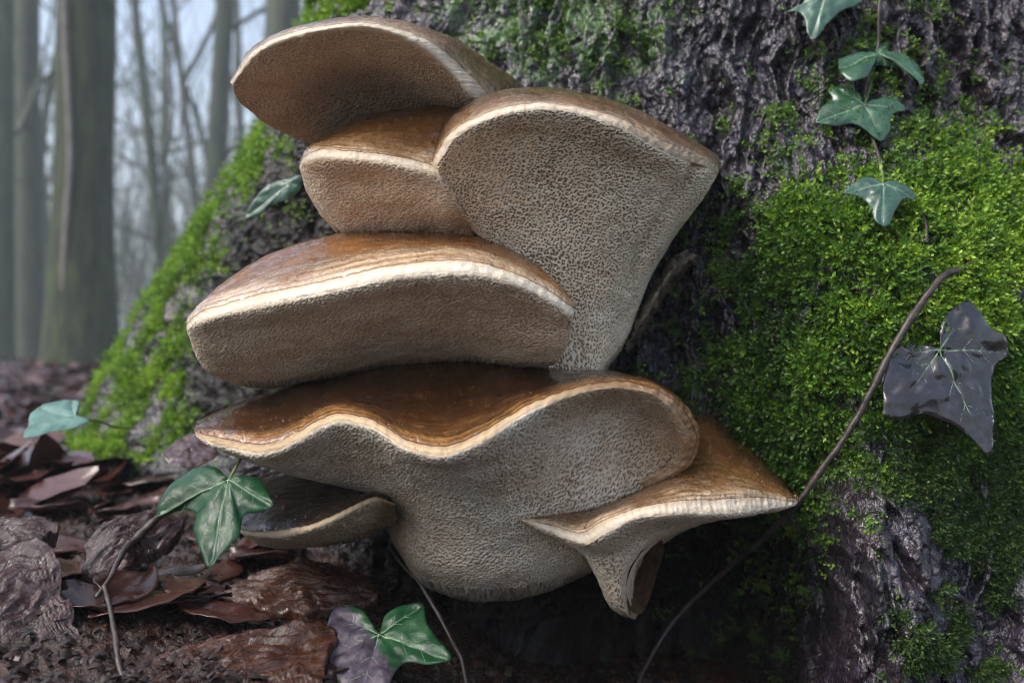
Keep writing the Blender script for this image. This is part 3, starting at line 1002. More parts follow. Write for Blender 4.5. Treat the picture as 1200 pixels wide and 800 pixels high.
# lowest large bracket with the thick foot
wavy = [
    [(262, 482, .53), (300, 466, .55), (340, 452, .56), (375, 442, .57), (408, 432, .58), (450, 425, .59), (505, 418, .59), (550, 415, .59), (605, 415, .58), (645, 420, .57), (690, 428, .56), (735, 438, .54), (775, 455, .52), (803, 480, .50), (815, 508, .49), (815, 540, 0.5), (795, 570, 0.505), (765, 590, 0.51)],
    [(233, 493, .475), (280, 478, .477), (320, 470, .482), (350, 458, .480), (390, 450, .478), (430, 440, .478), (480, 433, .479), (520, 430, .479), (562, 428, .480), (612, 428, .482), (662, 433, .484), (716, 436, .478), (768, 447, .466), (801, 476, .462), (814, 508, .466), (812, 540, 0.478), (793, 564, 0.485), (760, 582, 0.49)],
    [(229, 501, .456), (271, 497, .447), (320, 495, .446), (352, 484, .445), (390, 467, .446), (430, 469, .443), (482, 484, .437), (522, 486, .435), (562, 476, .438), (612, 454, .447), (662, 446, .450), (718, 440, .450), (770, 450, .450), (803, 479, .452), (815, 511, .458), (809, 540, 0.466), (790, 560, 0.472), (758, 576, 0.476)],
    [(228, 505, .450), (268, 515, .430), (320, 519, .418), (352, 504, .415), (391, 485, .415), (431, 490, .410), (482, 517, .400), (522, 522, .397), (562, 508, .400), (612, 478, .411), (662, 457, .419), (720, 447, .427), (771, 457, .434), (804, 486, .443), (815, 514, .452), (808, 538, 0.456), (787, 556, 0.459), (755, 571, 0.462)],
    [(229, 509, .449), (268, 524, .428), (320, 529, .416), (352, 514, .413), (391, 494, .412), (431, 499, .407), (482, 527, .397), (522, 533, .394), (562, 518, .397), (612, 487, .407), (662, 464, .415), (720, 453, .423), (768, 462, .430), (797, 490, .440), (807, 517, .449), (800, 538, 0.455), (779, 552, 0.459), (750, 566, 0.462)],
    [(232, 513, .452), (275, 533, .440), (325, 541, .432), (360, 536, .428), (400, 528, .427), (440, 534, .423), (488, 549, .415), (528, 555, .411), (568, 549, .414), (612, 528, .421), (660, 503, .434), (712, 486, .446), (755, 490, .452), (783, 508, .455), (795, 530, .457), (787, 541, 0.459), (770, 553, 0.462), (748, 566, 0.464)],
    [(238, 517, .460), (285, 539, .458), (335, 551, .453), (376, 556, .450), (418, 559, .448), (460, 567, .443), (503, 578, .436), (540, 583, .433), (575, 580, .433), (612, 570, .437), (655, 556, .444), (698, 542, .452), (735, 536, .457), (763, 542, .460), (780, 551, .462), (772, 556, 0.463), (762, 562, 0.465), (746, 570, 0.467)],
    [(250, 520, .480), (295, 541, .480), (345, 557, .477), (390, 567, .473), (434, 576, .466), (474, 590, .458), (510, 606, .451), (545, 614, .447), (580, 613, .446), (615, 608, .447), (652, 599, .450), (690, 590, .454), (722, 583, .458), (745, 580, .462), (764, 575, .466), (760, 577, 0.469), (754, 578, 0.471), (746, 580, 0.473)],
    [(275, 516, .52), (320, 535, .53), (375, 556, .53), (418, 574, .515), (452, 594, .495), (478, 613, .475), (508, 633, .463), (545, 642, .457), (582, 642, .456), (618, 637, .456), (652, 628, .458), (688, 619, .461), (715, 611, .465), (735, 606, .469), (752, 598, .474), (750, 598, 0.477), (747, 597, 0.479), (743, 596, 0.482)],
    [(300, 520, .57), (345, 540, .58), (395, 565, .57), (430, 590, .54), (454, 613, .512), (468, 640, .488), (500, 663, .472), (540, 672, .466), (580, 672, .465), (618, 667, .465), (652, 658, .467), (685, 649, .470), (705, 639, .474), (720, 629, .480), (735, 618, .487), (733, 617, 0.49), (731, 616, 0.492), (728, 615, 0.495)],
    [(320, 520, .60), (375, 545, .60), (415, 575, .59), (442, 606, .55), (461, 634, .522), (479, 664, .498), (510, 683, .485), (550, 691, .478), (590, 690, .477), (622, 686, .477), (652, 677, .479), (680, 667, .483), (700, 658, .488), (712, 644, .493), (725, 632, .498), (726, 631, 0.502), (727, 630, 0.505), (728, 629, 0.508)],
    [(340, 510, .64), (390, 540, .64), (430, 570, .63), (455, 600, .60), (475, 632, .58), (495, 668, .565), (520, 692, .56), (552, 703, .56), (590, 702, .56), (620, 697, .56), (650, 688, .56), (675, 675, .56), (695, 660, .56), (708, 646, .56), (720, 634, .56), (721, 633, 0.565), (722, 632, 0.567), (723, 631, 0.57)]]
bracket('wide dark brown bracket with a wavy lip on a thick pale foot', wavy,
    rows=[8, 26, 34, 12, 36, 40, 36, 36, 36, 30, 12], cols=600, i_rim=3,
    mats=(m_skin('dark_skin', (.030, .012, .005), (.085, .033, .010), (.34, .17, .06), .13, 1.2, .5), mg_tan, m_pores('grey_pores', (.56, .505, .41), (.17, .11, .06), (.27, .16, .07), .4)),
    ext=(.5, 1), roll=(.02, .03), pore=(.00145, .0009, .13, .42), seed=31, wav=.0012, drops=520, mbrown=lambda x, y: np.clip(.9 * sstep(600, 720, x) + .35 * sstep(400, 300, x), 0, 1),
    brown=lambda P, x, y, E: np.clip(.95 * np.exp(-((x - 790) / 45) ** 2) * np.exp(-((y - 520) / 40) ** 2) + .6 * sstep(.14, .0, E) * (x > 640) + .7 * np.exp(-(np.abs(x - 468) / 18) ** 2) * sstep(560, 600, y), 0, 1))

# small dark bracket tucked beneath on the left
bracket('small blackish bracket tucked under the left of the wavy one', [
    [(300, 566, .54), (330, 552, .56), (375, 550, .57), (415, 556, .57), (450, 566, .57), (475, 582, .56)],
    [(274, 606, .470), (300, 576, .490), (350, 565, .505), (405, 565, .505), (445, 575, .50), (476, 592, .495)],
    [(275, 613, .456), (308, 600, .455), (355, 592, .458), (402, 582, .465), (436, 580, .472), (468, 590, .478)],
    [(277, 618, .450), (318, 622, .432), (362, 615, .430), (402, 598, .435), (434, 583, .446), (464, 588, .466)],
    [(278, 621, .449), (319, 628, .430), (363, 620, .428), (403, 603, .433), (435, 588, .444), (464, 592, .464)],
    [(284, 627, .455), (325, 635, .440), (370, 631, .438), (408, 617, .440), (437, 603, .450), (464, 600, .467)],
    [(296, 633, .470), (335, 640, .460), (380, 637, .458), (415, 629, .460), (441, 617, .465), (465, 609, .473)],
    [(310, 630, .52), (345, 635, .53), (390, 632, .53), (420, 626, .53), (446, 618, .53), (467, 610, .53)]],
    rows=[8, 30, 34, 7, 24, 24, 14], cols=220, i_rim=3,
    mats=(m_skin('black_skin', (.010, .006, .004), (.016, .008, .005), (.035, .018, .010), .08, 1.0, .3), m_margin('dull_margin', (.52, .40, .25), (.15, .08, .035)), m_pores('olive_pores', (.33, .285, .20), (.12, .08, .04), (.12, .07, .03), .6)),
    ext=(.3, 1), roll=(.02, .02), pore=(.0015, .0008, .2, .44), seed=41, drops=160,
    brown=lambda P, x, y, E: np.clip(sstep(425, 460, x) * 1.2, 0, 1))

# ear shaped bracket at the lower right
ear = bracket('ear shaped tan bracket pointing right below the wavy one, with a torn foot', [
    [(622, 600, .465), (664, 594, .472), (705, 584, .478), (738, 568, .486), (775, 545, .495), (822, 502, .51), (870, 525, .515), (910, 556, .51), (932, 582, .50)],
    [(614, 604, .452), (660, 600, .452), (700, 594, .455), (737, 580, .460), (780, 556, .470), (830, 529, .482), (870, 541, .482), (908, 562, .477), (934, 584, .472)],
    [(612, 606, .449), (652, 606, .444), (691, 606, .440), (720, 594, .438), (758, 576, .442), (808, 560, .452), (855, 562, .456), (902, 573, .462), (935, 585, .469)],
    [(611, 608, .447), (645, 615, .436), (683, 624, .426), (704, 612, .421), (740, 597, .419), (787, 588, .421), (842, 585, .432), (896, 583, .449), (935, 587, .466)],
    [(613, 610, .446), (646, 623, .433), (688, 635, .422), (710, 623, .417), (744, 608, .415), (789, 602, .417), (845, 600, .428), (898, 595, .447), (934, 590, .465)],
    [(617, 613, .450), (652, 630, .440), (692, 643, .430), (717, 637, .427), (747, 622, .430), (790, 612, .432), (845, 607, .440), (897, 601, .454), (931, 592, .468)],
    [(632, 619, .460), (664, 637, .455), (696, 653, .448), (719, 653, .445), (746, 640, .447), (778, 622, .457), (828, 611, .472), (880, 602, .482), (922, 594, .487)],
    [(662, 630, .475), (682, 648, .465), (704, 672, .455), (722, 680, .453), (733, 676, .456), (748, 650, .472), (790, 624, .492), (845, 607, .50), (900, 595, .505)],
    [(690, 648, .485), (701, 680, .470), (713, 700, .462), (726, 709, .460), (733, 706, .463), (738, 686, .475), (753, 648, .50), (805, 620, .52), (858, 602, .53)],
    [(702, 680, .490), (713, 705, .480), (723, 717, .475), (735, 722, .473), (738, 718, .475), (740, 700, .485), (750, 662, .51), (788, 630, .54), (828, 606, .55)]],
    rows=[8, 34, 40, 12, 30, 30, 36, 30, 16], cols=380, i_rim=3,
    mats=(m_skin('tan_skin', (.06, .024, .008), (.20, .095, .032), (.55, .42, .27), .15, .8, .9), m_margin('ivory_margin', (.62, .55, .44), (.33, .19, .08)), pr_mid),
    ext=(1, 1), roll=(0, .02), pore=(.0016, .0011, .2, .44), seed=51, wav=.0008, drops=220,
    brown=lambda P, x, y, E: np.clip(.6 * sstep(700, 740, x) * sstep(640, 690, y), 0, 1))


def torn_foot():
    """hollow brown wound on the right side of the ear bracket's foot"""
    rim = np.array([(742, 718, .472), (736, 704, .466), (734, 686, .462), (739, 668, .462), (748, 652, .466), (761, 638, .474), (774, 630, .486), (778, 646, .492), (771, 668, .492), (765, 690, .488), (758, 708, .481), (750, 719, .475)])
    rim = np.concatenate([rim, rim[:1]])
    u = np.linspace(0, 1, 90)
    B = spline(at_n(rim), u)
    c = at(754, 678, .50)
    s = np.linspace(0, 1, 24)[:, None, None]
    P = B[None] * (1 - s) + c * s
    P = P + np.array([-.25, 1, 0]) * (.020 * (1 - (1 - s) ** 2)) + .0042 * fbm(P * 140, 3, 5)[..., None] * np.array([.4, 1, .3]) * (s > 0)
    m = m_simple('torn_flesh', (.035, .018, .008), (.17, .10, .045), 190, .6, .002, .9)
    mesh_np('torn_hollow', P.reshape(-1, 3), grid_faces(24, 90), m, ear)


torn_foot()


def crust():
    """ragged bit of bark and dead flesh beside the foot of the upright bracket"""
    L = [[(742, 372, .535), (757, 345, .535), (772, 318, .535), (790, 296, .54), (806, 290, .545)],
         [(737, 392, .520), (757, 362, .515), (776, 332, .515), (796, 308, .525), (815, 298, .54)],
         [(735, 410, .525), (752, 385, .518), (772, 350, .520), (794, 322, .530), (817, 306, .545)],
         [(738, 415, .56), (756, 392, .56), (776, 358, .56), (797, 330, .56), (815, 312, .57)]]
    G = np.array([spline(at_n(c), 80) for c in L])
    P = hermite(G, np.array([0, .35, .65, 1.]), np.linspace(0, 1, 50))
    n = grid_normals(P)
    P = P + n * (.003 * fbm(P * 120, 4, 6, True))[..., None]
    o = mesh_np('bark_flake', P.reshape(-1, 3), grid_faces(50, 80), m_simple('flake_bark', (.03, .022, .015), (.20, .16, .11), 160, .6, .003, .9), base=P.mean((0, 1)))
    tag(o, 'ragged pale bark flake beside the foot of the upright bracket', 'bark flake')


crust()


# ------------------------------------------------------------------ ivy and other leaves
def ivy_leaf(name, parent, outline, hub, tips, depth, nrm, mat, curl=.004, label=None, cat=None, group=None, ring=16, seed=0, vein_mat=None, stalk=None, lift=0, vr=.00035, rippl=.0012, sky_sheen=None, dome=.12):
    """leaf blade on the plane through the hub; outline and vein tips as seen in the photograph, thickness and curl real"""
    H = at(hub[0], hub[1], depth)
    n = np.array(nrm, float)
    n /= np.linalg.norm(n)
    E0 = np.array([0, 0, HC])

    def on_plane(p):
        d = at(p[0], p[1], 1.0) - E0
        t = n.dot(H - E0) / n.dot(d)
        return E0 + d * t
    O = np.array([on_plane(p) for p in outline] + [on_plane(outline[0])])
    O = spline(O, 110)[:-1]
    m = len(O)
    T = [on_plane(t) for t in tips]
    s = np.linspace(0, 1, ring + 1)[1:]
    G = H + (O[None] - H) * s[:, None, None]

    def relief(P, s_):
        v = np.full(P.shape[:-1], 1e9)
        for tt in T:
            ax = tt - H
            k = np.clip(((P - H) @ ax) / ax.dot(ax), 0, 1)
            dd = np.linalg.norm(P - H - k[..., None] * ax, axis=-1)
            v = np.minimum(v, dd / (1.15 - k))
        size = np.linalg.norm(O - H, axis=1).max()
        h = dome * size * (np.clip(v / (.35 * size), 0, 1) ** .7) * .5
        h = h - curl * s_ ** 2 + rippl * noise(P * 95, seed) + .5 * rippl * noise(P * 260, seed + 3)
        return h, np.exp(-(v / .0011) ** 2)
    h, vn = relief(G, s[:, None] * np.ones(m))
    h0 = 0.0
    P = G + n * (h + lift)[..., None]
    top = np.concatenate([[H + n * lift], P.reshape(-1, 3)])
    th = .00016
    V = np.concatenate([top, top - n * th])
    j = np.arange(m)
    quads = grid_faces(ring, m, 1, True)
    fan = np.stack([np.zeros(m, int), 1 + j, 1 + (j + 1) % m], -1)
    k0 = len(top)
    last = 1 + (ring - 1) * m
    rim = np.stack([last + j, last + (j + 1) % m, k0 + last + (j + 1) % m, k0 + last + j], -1)
    vv = np.concatenate([[1], vn.ravel()])
    fr = [np.concatenate([quads, quads[:, ::-1] + k0, rim]), np.concatenate([fan, fan[:, ::-1] + k0])]
    if parent is None:
        root = empty(name, H, label, cat, group)
        blade_parent, bname = root, 'blade'
    else:
        blade_parent, bname, root = parent, 'leaf', None
    wl = np.zeros(len(V))
    if sky_sheen:
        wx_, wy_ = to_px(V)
        sd_ = (sky_sheen[1][0] - sky_sheen[0][0]) * (wy_ - sky_sheen[0][1]) - (sky_sheen[1][1] - sky_sheen[0][1]) * (wx_ - sky_sheen[0][0])
        sd_ = sd_ / math.hypot(sky_sheen[1][0] - sky_sheen[0][0], sky_sheen[1][1] - sky_sheen[0][1]) + 6 * noise(V * 260, 8) + 4 * noise(V * 700, 9)
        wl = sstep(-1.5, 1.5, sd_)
    bl = mesh_np(bname, V, fr, mat, blade_parent, attrs={'vein': np.concatenate([vv, vv]), 'sky_sheen': wl})
    if label and parent is not None:
        bl['label'] = label
    A = Acc()
    rg = np.random.default_rng(seed)

    def vein(a, b, r0, r1, steps=14):
        t = np.linspace(0, 1, steps)[:, None]
        L = a + (b - a) * t
        ss = np.linalg.norm(L - H, axis=1)
        rr = np.linalg.norm(O - H, axis=1)
        # radial fraction of each vein point for the curl
        dirs = (L - H) / np.maximum(ss, 1e-6)[:, None]
        od = (O - H) / rr[:, None]
        near = rr[np.argmax(dirs @ od.T, 1)]
        hh, _ = relief(L, np.clip(ss / near, 0, 1))
        A.add(*tube(L + n * (hh + lift - .4 * r0)[:, None], np.linspace(r0, r1, steps), 5))
    for tt in T:
        vein(H, H + (tt - H) * .93, vr, vr * .45)
        for f in (.35, .62):
            for sg in (-1, 1):
                ax = (tt - H)
                side = np.cross(n, ax)
                a = H + ax * f
                vein(a, a + ax * .16 + sg * side * rg.uniform(.13, .2), vr * .4, vr * .2, 7)
    A.build('veins', vein_mat or M_VEIN, bl if parent is not None else root)
    if stalk:
        S = at_n(stalk)
        S = np.concatenate([[H + n * (lift - .0003)], S])
        t_ = tube(spline(S, 16), np.linspace(.0007, .0009, 16), 7)
        mesh_np('leaf_stalk', *t_, M_PETIOLE, bl if parent is not None else root)
    return root or bl


LF_GREEN = m_leaf('ivy_green', (.030, .095, .045), (.012, .045, .022), (.25, .36, .22))
LF_BLUE = m_leaf('ivy_blue_green', (.035, .095, .065), (.016, .05, .035), (.22, .33, .24), .3)
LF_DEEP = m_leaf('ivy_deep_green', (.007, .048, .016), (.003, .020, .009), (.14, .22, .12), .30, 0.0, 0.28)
LF_PURPLE = m_leaf('ivy_winter_purple', (.020, .017, .026), (.006, .006, .007), (.13, .18, .12), .13, .5, .5, 1)
LF_PALE = m_leaf('ivy_pale', (.09, .19, .165), (.05, .115, .095), (.26, .36, .31), .45, 0.0)

vine = empty('ivy_vine', at(1020, 60, .56), 'ivy vine with four green leaves climbing the upper right bark', 'ivy')
mesh_np('stem', *tube(spline(at_n([(x, y, skin_depth(x, y, .003)) for x, y in ((1040, -40), (1030, 10), (1028, 60), (1016, 92), (1014, 120), (1022, 160), (1031, 190), (1034, 212), (1060, 235), (1082, 255), (1086, 285))]), 60), .0011 * np.ones(60), 7), M_TWIG, vine)
ivy_leaf('ivy_leaf', vine, [(921, 10), (938, 3), (950, -14), (975, -26), (1003, -20), (1012, -2), (985, 12), (968, 28), (953, 44), (948, 38), (944, 22), (938, 12)], (968, -8), [(924, 9), (952, 42), (1006, -8)], skin_depth(965, 8, .006), (-.1, -1, .45), LF_BLUE, label='ivy leaf cut off by the top edge of the view', seed=1)
ivy_leaf('ivy_leaf', vine, [(984, 64), (1004, 58), (1022, 58), (1030, 40), (1042, 42), (1046, 56), (1072, 64), (1082, 92), (1066, 78), (1044, 68), (1030, 68), (1018, 84), (1000, 88), (990, 82)], (1030, 62), [(988, 74), (1078, 86), (1037, 43)], skin_depth(1030, 62, .008), (.05, -.75, .75), LF_GREEN, label='narrow folded ivy leaf seen nearly edge on', seed=2, curl=.006, stalk=[(1022, 82, skin_depth(1022, 82, .004)), (1016, 98, skin_depth(1016, 98, .003))])
ivy_leaf('ivy_leaf', vine, [(957, 140), (964, 122), (976, 114), (972, 102), (985, 98), (1003, 102), (1012, 121), (1026, 113), (1048, 112), (1063, 125), (1048, 132), (1044, 152), (1034, 162), (1018, 152), (1002, 143), (978, 146)], (1013, 123), [(961, 139), (1058, 125), (1034, 158), (982, 103)], skin_depth(1013, 123, .008), (.0, -1, .5), LF_GREEN, label='broad ivy leaf with pale veins in the middle of the vine', seed=3, stalk=[(1018, 108, skin_depth(1018, 108, .006)), (1022, 92, skin_depth(1022, 92, .003))])
ivy_leaf('ivy_leaf', vine, [(990, 222), (1005, 210), (1020, 204), (1034, 214), (1050, 208), (1064, 214), (1076, 229), (1062, 230), (1052, 242), (1038, 262), (1030, 258), (1023, 243), (1014, 230)], (1035, 216), [(994, 222), (1072, 228), (1035, 258)], skin_depth(1035, 225, .019), (.0, -1, .55), LF_BLUE, label='lowest ivy leaf of the vine with three short lobes', seed=4, stalk=[(1034, 206, skin_depth(1034, 206, .008)), (1031, 192, skin_depth(1031, 192, .003))])

ivy_leaf('ivy_leaf', None, [(1036, 488), (1040, 420), (1060, 404), (1090, 404), (1100, 408), (1103, 380), (1122, 358), (1138, 352), (1150, 368), (1160, 382), (1180, 398), (1184, 412), (1168, 428), (1164, 445), (1166, 490), (1160, 534), (1142, 514), (1108, 492), (1084, 484), (1060, 490)],
         (1101, 410), [(1152, 512), (1178, 411), (1128, 372), (1046, 416), (1070, 455)], skin_depth(1101, 425, .016), (.05, -1, .34), LF_PURPLE, curl=.003, seed=6, vr=.00042,
         label='large purple black ivy leaf lying on the bright moss', cat='ivy leaf', rippl=.0026, dome=.07)
ivy_leaf('ivy_leaf', None, [(177, 602), (186, 580), (205, 556), (228, 542), (250, 542), (262, 556), (268, 562), (280, 554), (298, 554), (310, 572), (318, 588), (300, 596), (284, 598), (276, 625), (256, 645), (243, 662), (234, 645), (225, 622), (224, 594), (208, 590)],
         (268, 562), [(181, 598), (242, 658), (312, 587)], .428, (-.15, -.75, .75), LF_DEEP, curl=.006, seed=7, vr=.0003,
         label='glossy dark three lobed ivy leaf left of the small blackish bracket', cat='ivy leaf', stalk=[(276, 548, .436), (283, 535, .45), (290, 528, .47)])
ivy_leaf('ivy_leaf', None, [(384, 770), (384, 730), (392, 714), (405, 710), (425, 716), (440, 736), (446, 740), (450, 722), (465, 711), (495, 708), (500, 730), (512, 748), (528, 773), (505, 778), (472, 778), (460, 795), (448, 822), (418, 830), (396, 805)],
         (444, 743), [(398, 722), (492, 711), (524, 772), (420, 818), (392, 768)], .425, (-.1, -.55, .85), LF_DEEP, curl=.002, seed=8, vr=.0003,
         sky_sheen=((404, 700), (470, 800)),  # this side of the line carries the sky's reflection as colour
         label='two toned ivy leaf, half green and half painted purple sheen, at the bottom edge', cat='ivy leaf')
ivy_leaf('ivy_leaf', None, [(33, 498), (38, 482), (60, 470), (88, 468), (92, 484), (104, 492), (85, 500), (60, 505), (30, 512)], (88, 490), [(34, 500), (84, 470), (48, 478)], .62, (.0, -.35, 1), LF_PALE, curl=.003, seed=9,
         label='pale blue green ivy leaf on the ground by the left root', cat='ivy leaf', stalk=[(110, 492, .64), (135, 500, .67), (160, 502, .70)])
ivy_leaf('ivy_leaf', None, [(286, 258), (296, 236), (316, 215), (338, 208), (352, 205), (350, 222), (338, 232), (318, 240), (302, 252)], (340, 214), [(292, 250), (350, 218), (318, 214)], .645, (-.1, -1, .15), LF_BLUE, curl=.003, seed=10,
         label='bluish ivy leaf on the mossy root left of the small amber bracket', cat='ivy leaf')
ivy_leaf('ivy_leaf', None, [(318, 790), (335, 776), (352, 782), (366, 790), (352, 806), (330, 812)], (340, 796), [(322, 790), (360, 790)], .42, (.1, -.5, .9), LF_BLUE, curl=.002, seed=11,
         label='small torn greenish leaf scrap left of the bottom ivy leaf', cat='ivy leaf')


def twig(pts, r0, r1, label, seed, sides=8, n=70, knob=.18):
    P = spline(at_n(pts), n)
    t = np.linspace(0, 1, n)
    P = P + .0006 * np.stack([noise(P * 80, seed), noise(P * 80, seed + 1), noise(P * 80, seed + 2)], -1)
    rr = (r0 + (r1 - r0) * t) * (1 + knob * 2 * noise(P * 160, seed + 4))
    rr[0] *= .4
    rr[-1] *= .4
    o = mesh_np('twig', *tube(P, rr, sides), M_TWIG, base=P[0])
    tag(o, label, 'twig')
    return o


twig([(1124, 316, .478), (1108, 322, .474), (1082, 352, .468), (1048, 405, .462), (1030, 440, .460), (995, 505, .460), (962, 550, .462), (935, 588, .466), (900, 625, .490), (850, 668, .525), (815, 700, .535), (785, 735, .535), (755, 785, .52), (740, 830, .50)], .0021, .0013, 'long thin woody twig slanting across the bright moss past the ear bracket', 200, n=110)
twig([(455, 640, .49), (468, 658, .482), (490, 682, .470), (508, 710, .462), (525, 742, .452), (540, 772, .44), (549, 812, .43)], .0007, .0012, 'thin red brown stem running down from the pale foot', 210)
twig([(122, 684, .435), (127, 705, .425), (133, 735, .41), (139, 770, .395), (148, 815, .38)], .0012, .0013, 'short upright brown twig on the soil at bottom left', 220)
twig([(205, 588, .52), (185, 606, .51), (160, 630, .50), (140, 655, .46), (124, 684, .438), (112, 700, .43)], .0026, .0012, 'mottled grey twig behind the glossy dark ivy leaf', 230)
twig([(1128, 318, .482), (1138, 306, .48), (1148, 306, .478)], .0004, .0003, 'tiny pale curl of stem at the top of the long twig', 240, n=20)


# ------------------------------------------------------------------ fallen leaves
def litter_mesh(seed, ln=.05, wd=.028, nu=9, nv=7):
    rg = np.random.default_rng(seed)
    u = np.linspace(-1, 1, nu)
    t = np.linspace(0, 1, nv * 2)
    prof = np.sin(np.pi * t ** .85) ** .8
    X = (t[:, None] - .5) * ln + 0 * u
    Y = prof[:, None] * u[None] * wd * .5
    c1, c2, tw = rg.normal(0, .10), rg.normal(.03, .14), rg.normal(0, .12)
    Z = ln * (c1 * (t[:, None] - .5) ** 2 * 2 + c2 * .3 * u[None] ** 2 * prof[:, None] + tw * (t[:, None] - .5) * u[None] * .5)
    P = np.stack([X, Y, Z], -1)
    P[..., 2] += .0022 * noise(P * 90, seed) + .002 * np.abs(np.sin(t * 28))[:, None] * (np.abs(u) * .4)
    P[..., 2] -= .0012 * np.exp(-(u / .12) ** 2)
    return P.reshape(-1, 3), grid_faces(nv * 2, nu)


ML_A = m_litter('dead_leaf', (.026, .009, .007), (.060, .022, .017), (.085, .040, .038), .13)


def surf_z(x, y):
    return float(ground_z(np.array([x]), np.array([y]))[0])


def fallen():
    protos = []
    for k in range(8):
        V, q = litter_mesh(k, .05 * (1 + .15 * (k % 3)), .027 + .003 * (k % 4))
        protos.append((V, q))
    meshes = []
    rg = np.random.default_rng(5)
    cnt = 0
    tries = 0
    objs = []
    while cnt < 230 and tries < 4000:
        tries += 1
        px = rg.uniform(-60, 330)
        d = .44 * (3.2 / .44) ** (rg.uniform(0, 1) ** .8)
        x = (px - 600) / F * d
        y = d
        ph, r = polar(np.array([x, y, 0.]))
        if r < trunk_r(np.array(ph), np.array(.03)) + .02:
            continue
        z = surf_z(x, y)
        k = int(rg.integers(8))
        if len(meshes) <= k or meshes[k] is None:
            pass
        while len(meshes) < 8:
            kk = len(meshes)
            o = mesh_np('fallen_leaf', *protos[kk], ML_A)
            sol = o.modifiers.new('thickness', 'SOLIDIFY')
            sol.thickness = .0006
            meshes.append(o)
            o['_fresh'] = 1
        src = meshes[k]
        if '_fresh' in src:
            o = src
            del o['_fresh']
        else:
            o = src.copy()
            COL.objects.link(o)
        o.location = (x, y, z + rg.uniform(.002, .008))
        o.rotation_euler = (rg.normal(0, .13), rg.normal(0, .13), rg.uniform(0, 6.28))
        s = rg.uniform(.6, 1.3) * (1 + .35 * (d > 1))
        o.scale = (s, s, s)
        tag(o, 'wet brown leaf in the blurred litter on the forest floor', 'fallen leaf', 'fallen leaves on the forest floor')
        cnt += 1
    for o in meshes:
        if '_fresh' in o:
            bpy.data.objects.remove(o)
    # the rest of the litter, too small and too many to tell apart
    V8 = [litter_mesh(40 + k, .06, .035, 3, 3) for k in range(4)]
    n = 9000
    d = 0.8 * (45 / 0.8) ** (rg.uniform(0, 1, n) ** .75)
    a = rg.uniform(-48, -4, n)
    x, y = d * np.sin(np.radians(a)), d * np.cos(np.radians(a))
    ph, r = polar(np.stack([x, y, 0 * x], -1))
    ok = r > trunk_r(ph, 0 * ph + .03) + .03
    x, y = x[ok], y[ok]
    z = ground_z(x, y)
    A = Acc()
    for i in range(len(x)):
        V, q = V8[i % 4]
        th, t1, t2 = rg.uniform(0, 6.28), rg.normal(0, .3), rg.normal(0, .3)
        c, s_ = math.cos(th), math.sin(th)
        sc = rg.uniform(.8, 1.5)
        W_ = np.stack([V[:, 0] * c - V[:, 1] * s_, V[:, 0] * s_ + V[:, 1] * c, V[:, 2] + V[:, 0] * t1 + V[:, 1] * t2], -1) * sc + np.array([x[i], y[i], z[i] + .012])
        A.add(W_, q, rg.uniform())
    o = A.build('leaf_litter', ML_A, attr='rnd')
    tag(o, 'carpet of dead brown leaves running back between the trees', None, None, 'stuff')


fallen()


def crumbs():
    rg = np.random.default_rng(15)
    n = 5200
    px, d = rg.uniform(-60, 640, n), .36 * (1.1 / .36) ** rg.uniform(0, 1, n)
    x = (px - 600) / F * d
    ph, r = polar(np.stack([x, d, 0 * x], -1))
    ok = r > trunk_r(ph, 0 * ph + .01) - .01
    x, d = x[ok], d[ok]
    z = ground_z(x, d)
    n = len(x)
    L = rg.uniform(.0010, .0036, n) * rg.uniform(.6, 1.5, n)
    base = np.array([[-1, -.6, 0], [1, -.5, .1], [.8, .6, 0], [-.7, .7, .15], [0, .1, .55]])
    V = base[None] * (L[:, None, None] * rg.uniform(.5, 1.1, (n, 5, 3)))
    a = rg.uniform(0, 6.28, n)
    c, s_ = np.cos(a)[:, None], np.sin(a)[:, None]
    t = rg.normal(0, .5, (n, 1))
    V = np.stack([V[..., 0] * c - V[..., 1] * s_, V[..., 0] * s_ + V[..., 1] * c, V[..., 2] + V[..., 0] * t], -1)
    V += np.stack([x, d, z + .0008], -1)[:, None]
    i = np.arange(n)[:, None] * 5
    T = np.concatenate([i + np.array(k) for k in ((0, 1, 4), (1, 2, 4), (2, 3, 4), (3, 0, 4))])
    o = mesh_np('soil_crumbs', V.reshape(-1, 3), T, m_litter('leaf_mould', (.008, .005, .004), (.018, .010, .008), (.030, .014, .010), .42), smooth=True, attrs={'rnd': np.repeat(rg.uniform(0, 1, n), 5)})
    tag(o, 'dark wet crumbs of leaf mould under the brackets', None, None, 'stuff')


crumbs()


def big_leaf(outline, hub, depth, nrm, mat, label, seed, rippl=.004, tips=None, curl=.002):
    return ivy_leaf('fallen_leaf', None, outline, hub, tips or [outline[0]], depth, nrm, mat, curl, label, 'fallen leaf', None, seed=seed, dome=.05, rippl=rippl, vein_mat=M_TWIG, vr=.00035)


ML_MAUVE = m_litter('mauve_leaf', (.032, .019, .021), (.055, .034, .037), (.075, .048, .050), .2)
ML_RUST = m_litter('rusty_leaf', (.05, .018, .007), (.10, .038, .013), (.08, .045, .038), .16)
def m_slab(name, c0, c1, c2, r0, r1):
    m = Mat(name)
    g = m.noise(1.0, 5, .65, vec=m.obj((3, 38, 1), uv=True))
    c = m.ramp(g, (.34, c0), (.5, c1), (.68, c2))
    b = m.bump(m.noise(420, 3), .0008, .6, m.bump(g, .0022, .8))
    return m.out(c, m.ramp(m.noise(130), (.4, r0), (.65, r1)), b, Specular_IOR_Level=.5)


